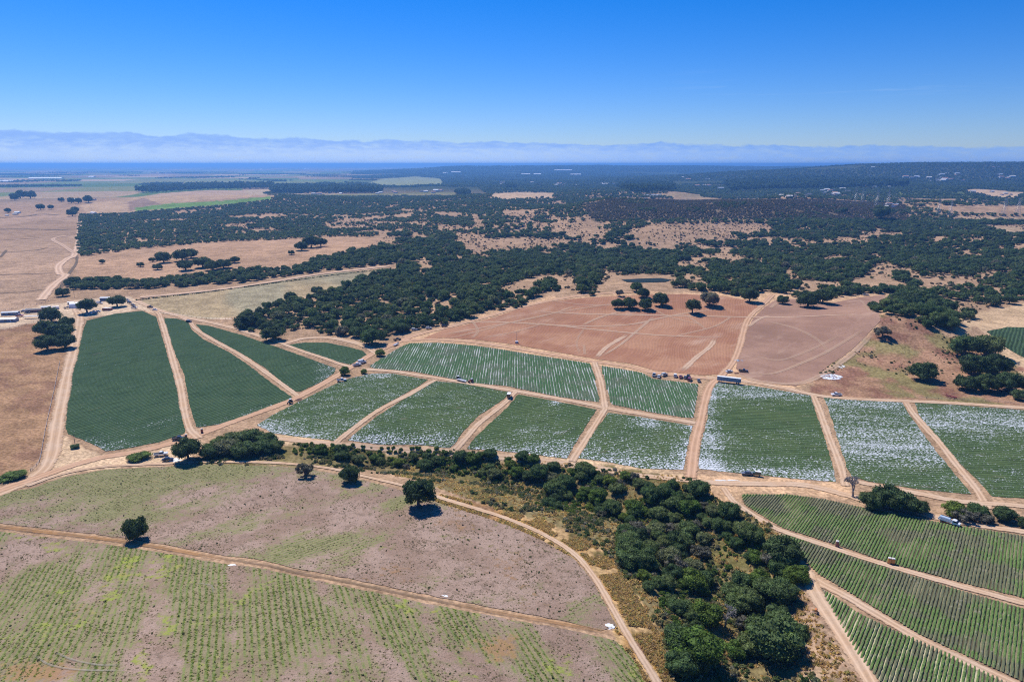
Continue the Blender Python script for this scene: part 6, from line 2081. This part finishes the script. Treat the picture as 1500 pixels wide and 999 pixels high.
simple('canopy_tent', 'tarpaulin shelter', 'open topped brown walled pen with white cloth roof in the farmyard', at(157.5, 454.5, 0), R(5),
       [('canopy', CANVAS, lambda bm: profile(bm, [(-4, 2.6), (4, 2.6), (3.2, 2.9), (0, 2.65), (-3.2, 2.9)], -2.5, 2.5)), ('side_wall', RUST, lambda bm: box(bm, -4, 4, -2.6, -2.51, 0, 2.5)), ('side_wall', RUST, lambda bm: box(bm, -4.1, -4.01, -2.5, 2.5, 0, 2.5)), ('side_wall', RUST, lambda bm: box(bm, 4.01, 4.1, -2.5, 2.5, 0, 2.5))])
shed('caravan', at(82, 452.5, 0.3), R(15), 6, 2.4, 2.4, .3, WHITE, WHITE, 'white caravan behind the oak clump, left of the hoop house', None, 'caravan')
shed('caravan', at(104, 446, 0.3), R(15), 6, 2.4, 2.4, .3, STUC, WHITE, 'cream caravan directly left of the hoop house', None, 'caravan')
for (u, v, dg, lb) in ((1262, 431, 10, 'grey open trailer at the top corner of the dusty tilled field, left one'), (1268, 433, 10, 'grey open trailer at the top corner of the dusty tilled field, right one'), (1240, 431, 30, 'white trailer between oaks at the upper edge of the dusty tilled field')):
    simple('farm_trailer', 'trailer', lb, at(u, v, 0), R(dg), [('deck', STEEL, lambda bm: box(bm, -3.5, 3.5, -1.2, 1.2, .7, 1.5, .05)), ('wheel', RUBBER, lambda bm: cyl(bm, (0, -1.25, .4), .4, .25, 'y')), ('wheel', RUBBER, lambda bm: cyl(bm, (0, 1.25, .4), .4, .25, 'y'))])

# farmhouses on the left plain and houses far off among the trees
WALLS = [STUC, STUW, STUC]
ROOFS = [ROOF_G, ROOF_R, ROOF_D, CANVAS]
shed('farmhouse', at(109, 294.5, 0), R(8), 22, 12, 6, 3, STUW, ROOF_G, 'white farmhouse between the dark trees on the left plain', None, 'house')
shed('farmhouse', at(137, 294, 0), R(-8), 18, 10, 5, 3, STUC, ROOF_R, 'cream farmhouse right of the largest dark tree on the left plain', None, 'house')
shed('farm_shed', at(137, 313.5, 0), R(-30), 22, 9, 4, 2, STUW, WHITE, 'white barn at the corner of the woodland and the dry plain')
shed('farm_shed', at(26, 312.5, 0), R(0), 16, 9, 4, 2, STUW, WHITE, 'small white barn by the dark trees at the left edge of the plain')
protos = [shed('house', (0, 0, -500), 0, 20, 12, 6, 3.2, WALLS[i % 3], ROOFS[i], 'house', None, 'house', 2) for i in range(4)]
spots = []
for (cu, cv, su, sv, n) in ((465, 285, 12, 2.5, 5), (495, 281, 14, 3, 8), (565, 282, 22, 2.5, 7), (633, 281, 14, 2, 6), (740, 271, 14, 2, 4), (782, 269, 10, 2, 4), (835, 272, 20, 2.5, 8), (885, 272, 14, 3, 10),
                            (950, 289, 16, 3, 9), (1035, 275, 18, 4, 7), (1095, 273, 10, 3, 5), (1150, 268, 10, 3, 4), (1170, 288, 24, 2.5, 10), (1220, 282, 20, 4, 10), (1245, 262, 24, 2.5, 10), (1280, 275, 16, 3, 7),
                            (1345, 261, 20, 2, 9), (1385, 264, 20, 3, 12), (1395, 257, 20, 2, 6), (1310, 302, 14, 2, 5), (1470, 260, 20, 3, 9), (1450, 284, 24, 4, 5), (1230, 286, 10, 3, 4), (1020, 264, 30, 3, 4), (1285, 246, 8, 1, 1), (1455, 246, 10, 1, 2), (20, 316, 10, 2, 2)):
    for _ in range(n):
        spots.append((cu + random.gauss(0, su * .6), cv + random.gauss(0, sv * .6)))
GG = ground([p[0] for p in spots], [p[1] for p in spots])
for k, g in enumerate(GG):
    s_ = min(0.9 + 0.9 * random.random(), random.uniform(4, 8.5) * g[1] / 1000 / 20)
    right = spots[k][0] > 900
    c = copy_tree(protos[k % 4], (g[0], g[1], g[2] + 1.0), random.uniform(-.6, .6), (s_, s_, s_ * 0.9))
    rf_ = ['grey roofed', 'red tile roofed', 'dark roofed', 'pale roofed'][k % 4]
    uu, vv = spots[k]
    zone = ('far left of centre' if uu < 600 else 'middle of the far plain') if not right else (('high on the far right hill' if vv < 266 else 'among the trees behind the brown ridge') if uu > 1100 else 'in the far valley right of centre')
    c['label'] = f'small {rf_} house, {zone}'
    c['group'] = f'{rf_} houses {zone}'
for p in protos:
    for ch in list(p.children): bpy.data.objects.remove(ch)
    bpy.data.objects.remove(p)
for (u, v, L, lb) in ((68, 262.5, 330, 'long white greenhouse roof in the far plain at left, the bigger one'), (8, 267, 150, 'white greenhouse strip at the left edge of the far plain'), (770, 256.5, 110, 'left one of two white greenhouses at the far centre'),
                      (787, 256.5, 90, 'right one of two white greenhouses at the far centre'), (652, 254.5, 70, 'small white greenhouse left of the longer one beyond the striped far field'), (668, 253.5, 130, 'longer white greenhouse beyond the striped far field'),
                      (825, 250.5, 260, 'white greenhouse roof near the horizon at centre right'), (843, 257, 130, 'pale barn roof below the one near the horizon'), (135, 260.5, 60, 'tiny white barn right of the bigger greenhouse on the left plain'),
                      (382, 249, 130, 'white speck of a greenhouse near the horizon left of centre'), (450, 248, 160, 'second white speck of a greenhouse near the horizon left of centre')):
    g = ground(u, v)[0]
    shed('greenhouse', (g[0], g[1], g[2] + 3), R(2), L, 60, 7, 7, WHITE, WHITE, lb, None, 'greenhouse', 2)


# lattice pylons and their wires
def pylon(u, v, hgt, label):
    loc = at(u, v, 0)
    r = empty('power_pylon', loc, R(20)); tag(r, label, 'pylon')
    m = STEEL
    w0, w1 = hgt * .11, hgt * .025
    for sx in (-1, 1):
        for sy in (-1, 1):
            bm = bmesh.new(); tube(bm, [(sx * w0, sy * w0, 0), (sx * w1, sy * w1, hgt)], [.26, .18], 4); bm_obj('leg', bm, STEEL, r)
    bm = bmesh.new()
    for k in range(7):
        z0, z1 = hgt * k / 7, hgt * (k + 1) / 7
        a, b = w0 + (w1 - w0) * k / 7, w0 + (w1 - w0) * (k + 1) / 7
        for (p, q) in (((-a, -a), (b, -b)), ((a, -a), (-b, -b)), ((-a, a), (b, b)), ((a, a), (-b, b)), ((-a, -a), (-b, b)), ((a, -a), (b, b))):
            tube(bm, [(p[0], p[1], z0), (q[0], q[1], z1)], [.12, .12], 3)
    bm_obj('lattice', bm, STEEL, r)
    for z in (.62, .78, .94):
        bm = bmesh.new(); L = hgt * (.17 if z < .9 else .12); tube(bm, [(-L, 0, hgt * z), (0, 0, hgt * z + .8), (L, 0, hgt * z)], [.18, .35, .18], 4); bm_obj('cross_arm', bm, STEEL, r)
    return loc, hgt


PY = [pylon(1374, 317, 46, 'lattice pylon left of the close group at the right edge'), pylon(1392, 316, 40, 'short lattice pylon in the middle of the close group at right'), pylon(1470, 317, 50, 'tall lattice pylon of the right hand pair'), pylon(1490, 316, 48, 'lattice pylon at the far right edge'),
      pylon(1253, 297, 48, 'faint lattice pylon leftmost behind the ridge'), pylon(1263, 297, 44, 'faint second lattice pylon from left behind the ridge'), pylon(1284, 302, 48, 'faint third lattice pylon behind the ridge'), pylon(1300, 303, 50, 'faint fourth lattice pylon behind the dark conifer')]
for i, (A, B) in enumerate(((PY[3], PY[2]), (PY[2], PY[1]), (PY[1], PY[0]), (PY[0], PY[7]), (PY[7], PY[6]))):
    a = Vector(A[0]) + Vector((0, 0, A[1] * .78)); b = Vector(B[0]) + Vector((0, 0, B[1] * .78))
    bm = bmesh.new()
    pts = [a.lerp(b, t) - Vector((0, 0, 14 * 4 * t * (1 - t))) for t in np.linspace(0, 1, 13)]
    tube(bm, pts, [.16] * 13, 4)
    o = bm_obj('power_cable', bm, STEEL, None)
    tag(o, ['sagging power cable between the two pylons at the right edge', 'sagging power cable from the tall right pylon to the short one', 'short power cable between the close pylons at right', 'long power cable from the close pylons to the faint one by the conifer', 'power cable between the two faint right hand pylons behind the ridge'][i], 'cable')
# dark conifer on the ridge
for (u, v, wp, hs, lb) in ((1290, 322, 26, 1.2, 'large dark conifer standing out on the ridge in front of the pylons'), (1236, 312, 12, 1.0, 'dark round tree alone on the tan patch of the ridge')):
    px_tree(u, v, wp, HID, 'ridge_tree', lb, hs)


# utility poles, posts and fences
def pole(u, v, h, label):
    simple('utility_pole', 'utility pole', label, at(u, v, 0), R(20), [('pole', M['trunk'], lambda bm: tube(bm, [(0, 0, 0), (0, 0, h)], [.16, .11], 7)), ('cross_arm', M['trunk'], lambda bm: box(bm, -1.1, 1.1, -.06, .06, h - .9, h - .75))])


pole(109, 435, 10, 'wooden utility pole beside the farm track above the yard')
pole(110, 651, 6, 'dark wooden pole beside the small bush at the corner of the big field')
pole(134, 309, 22, 'tall wooden utility pole at the corner of woodland and plain')
pole(566, 487, 9, 'wooden utility pole at the foot of the woods above the road bend')


def fence(P, label, h=1.2, gap=6.0, mat=None):
    L = smooth_line(world_poly(P), 2.0)
    s = np.concatenate([[0], np.cumsum(np.hypot(*np.diff(L, axis=0).T))])
    n = max(2, int(s[-1] / gap))
    q = np.linspace(0, s[-1], n)
    x = np.interp(q, s, L[:, 0]); y = np.interp(q, s, L[:, 1]); z = H(x, y)
    r = empty('wire_fence', (x[0], y[0], z[0]), 0); tag(r, label, 'fence')
    bmp = bmesh.new(); box(bmp, -.08, .08, -.08, .08, 0, h)
    me = bpy.data.meshes.new('post'); bmp.to_mesh(me); bmp.free(); me.materials.append(mat or M['trunk'])
    for i in range(n):
        o = bpy.data.objects.new('post', me); COL.objects.link(o); o.parent = r
        o.location = (x[i] - x[0], y[i] - y[0], z[i] - z[0])
    for k in (.4, .75, 1.08):
        bm = bmesh.new(); tube(bm, [(x[i] - x[0], y[i] - y[0], z[i] - z[0] + h * k * .92) for i in range(n)], [.03] * n, 3); bm_obj('wire', bm, STEEL, r)


fence([(88, 530), (80, 570), (71, 610), (64, 645), (58, 676), (45, 690)], 'wire fence on dark posts between the dry brown field and the left dirt road')
fence([(0, 484), (20, 480), (45, 474), (60, 470)], 'wire fence along the lower edge of the left yard')
fence([(0, 456), (30, 450), (60, 445), (80, 437), (86, 428), (90, 415)], 'wire fence along the upper edge of the left yard', 1.6)
fence([(232, 459), (262, 462), (300, 467), (340, 468)], 'wire fence along the lower edge of the grey green field')
fence([(1340, 583), (1400, 586), (1460, 589), (1500, 593)], 'wire fence above the road at the foot of the dry hillside')
# the dark hedge bank below the canal road and a few bushes along it
X = np.linspace(0, 1, 150); pu = np.interp(X, [0, .2, .45, .7, 1], [200, 290, 395, 480, 572]); pv = np.interp(X, [0, .2, .45, .7, 1], [440, 430, 416, 404.5, 393.5])
g = ground(pu, pv)
scatter('dark_hedge', g - (0, 0, .2), RNG.random(150) * 6.28, RNG.uniform(1.5, 3.4, 150), proto_collection('hedge_kinds', SHRUBD), 'thin dark hedge line below the pale road at the edge of the grey green field', 'hedge')
print('done')
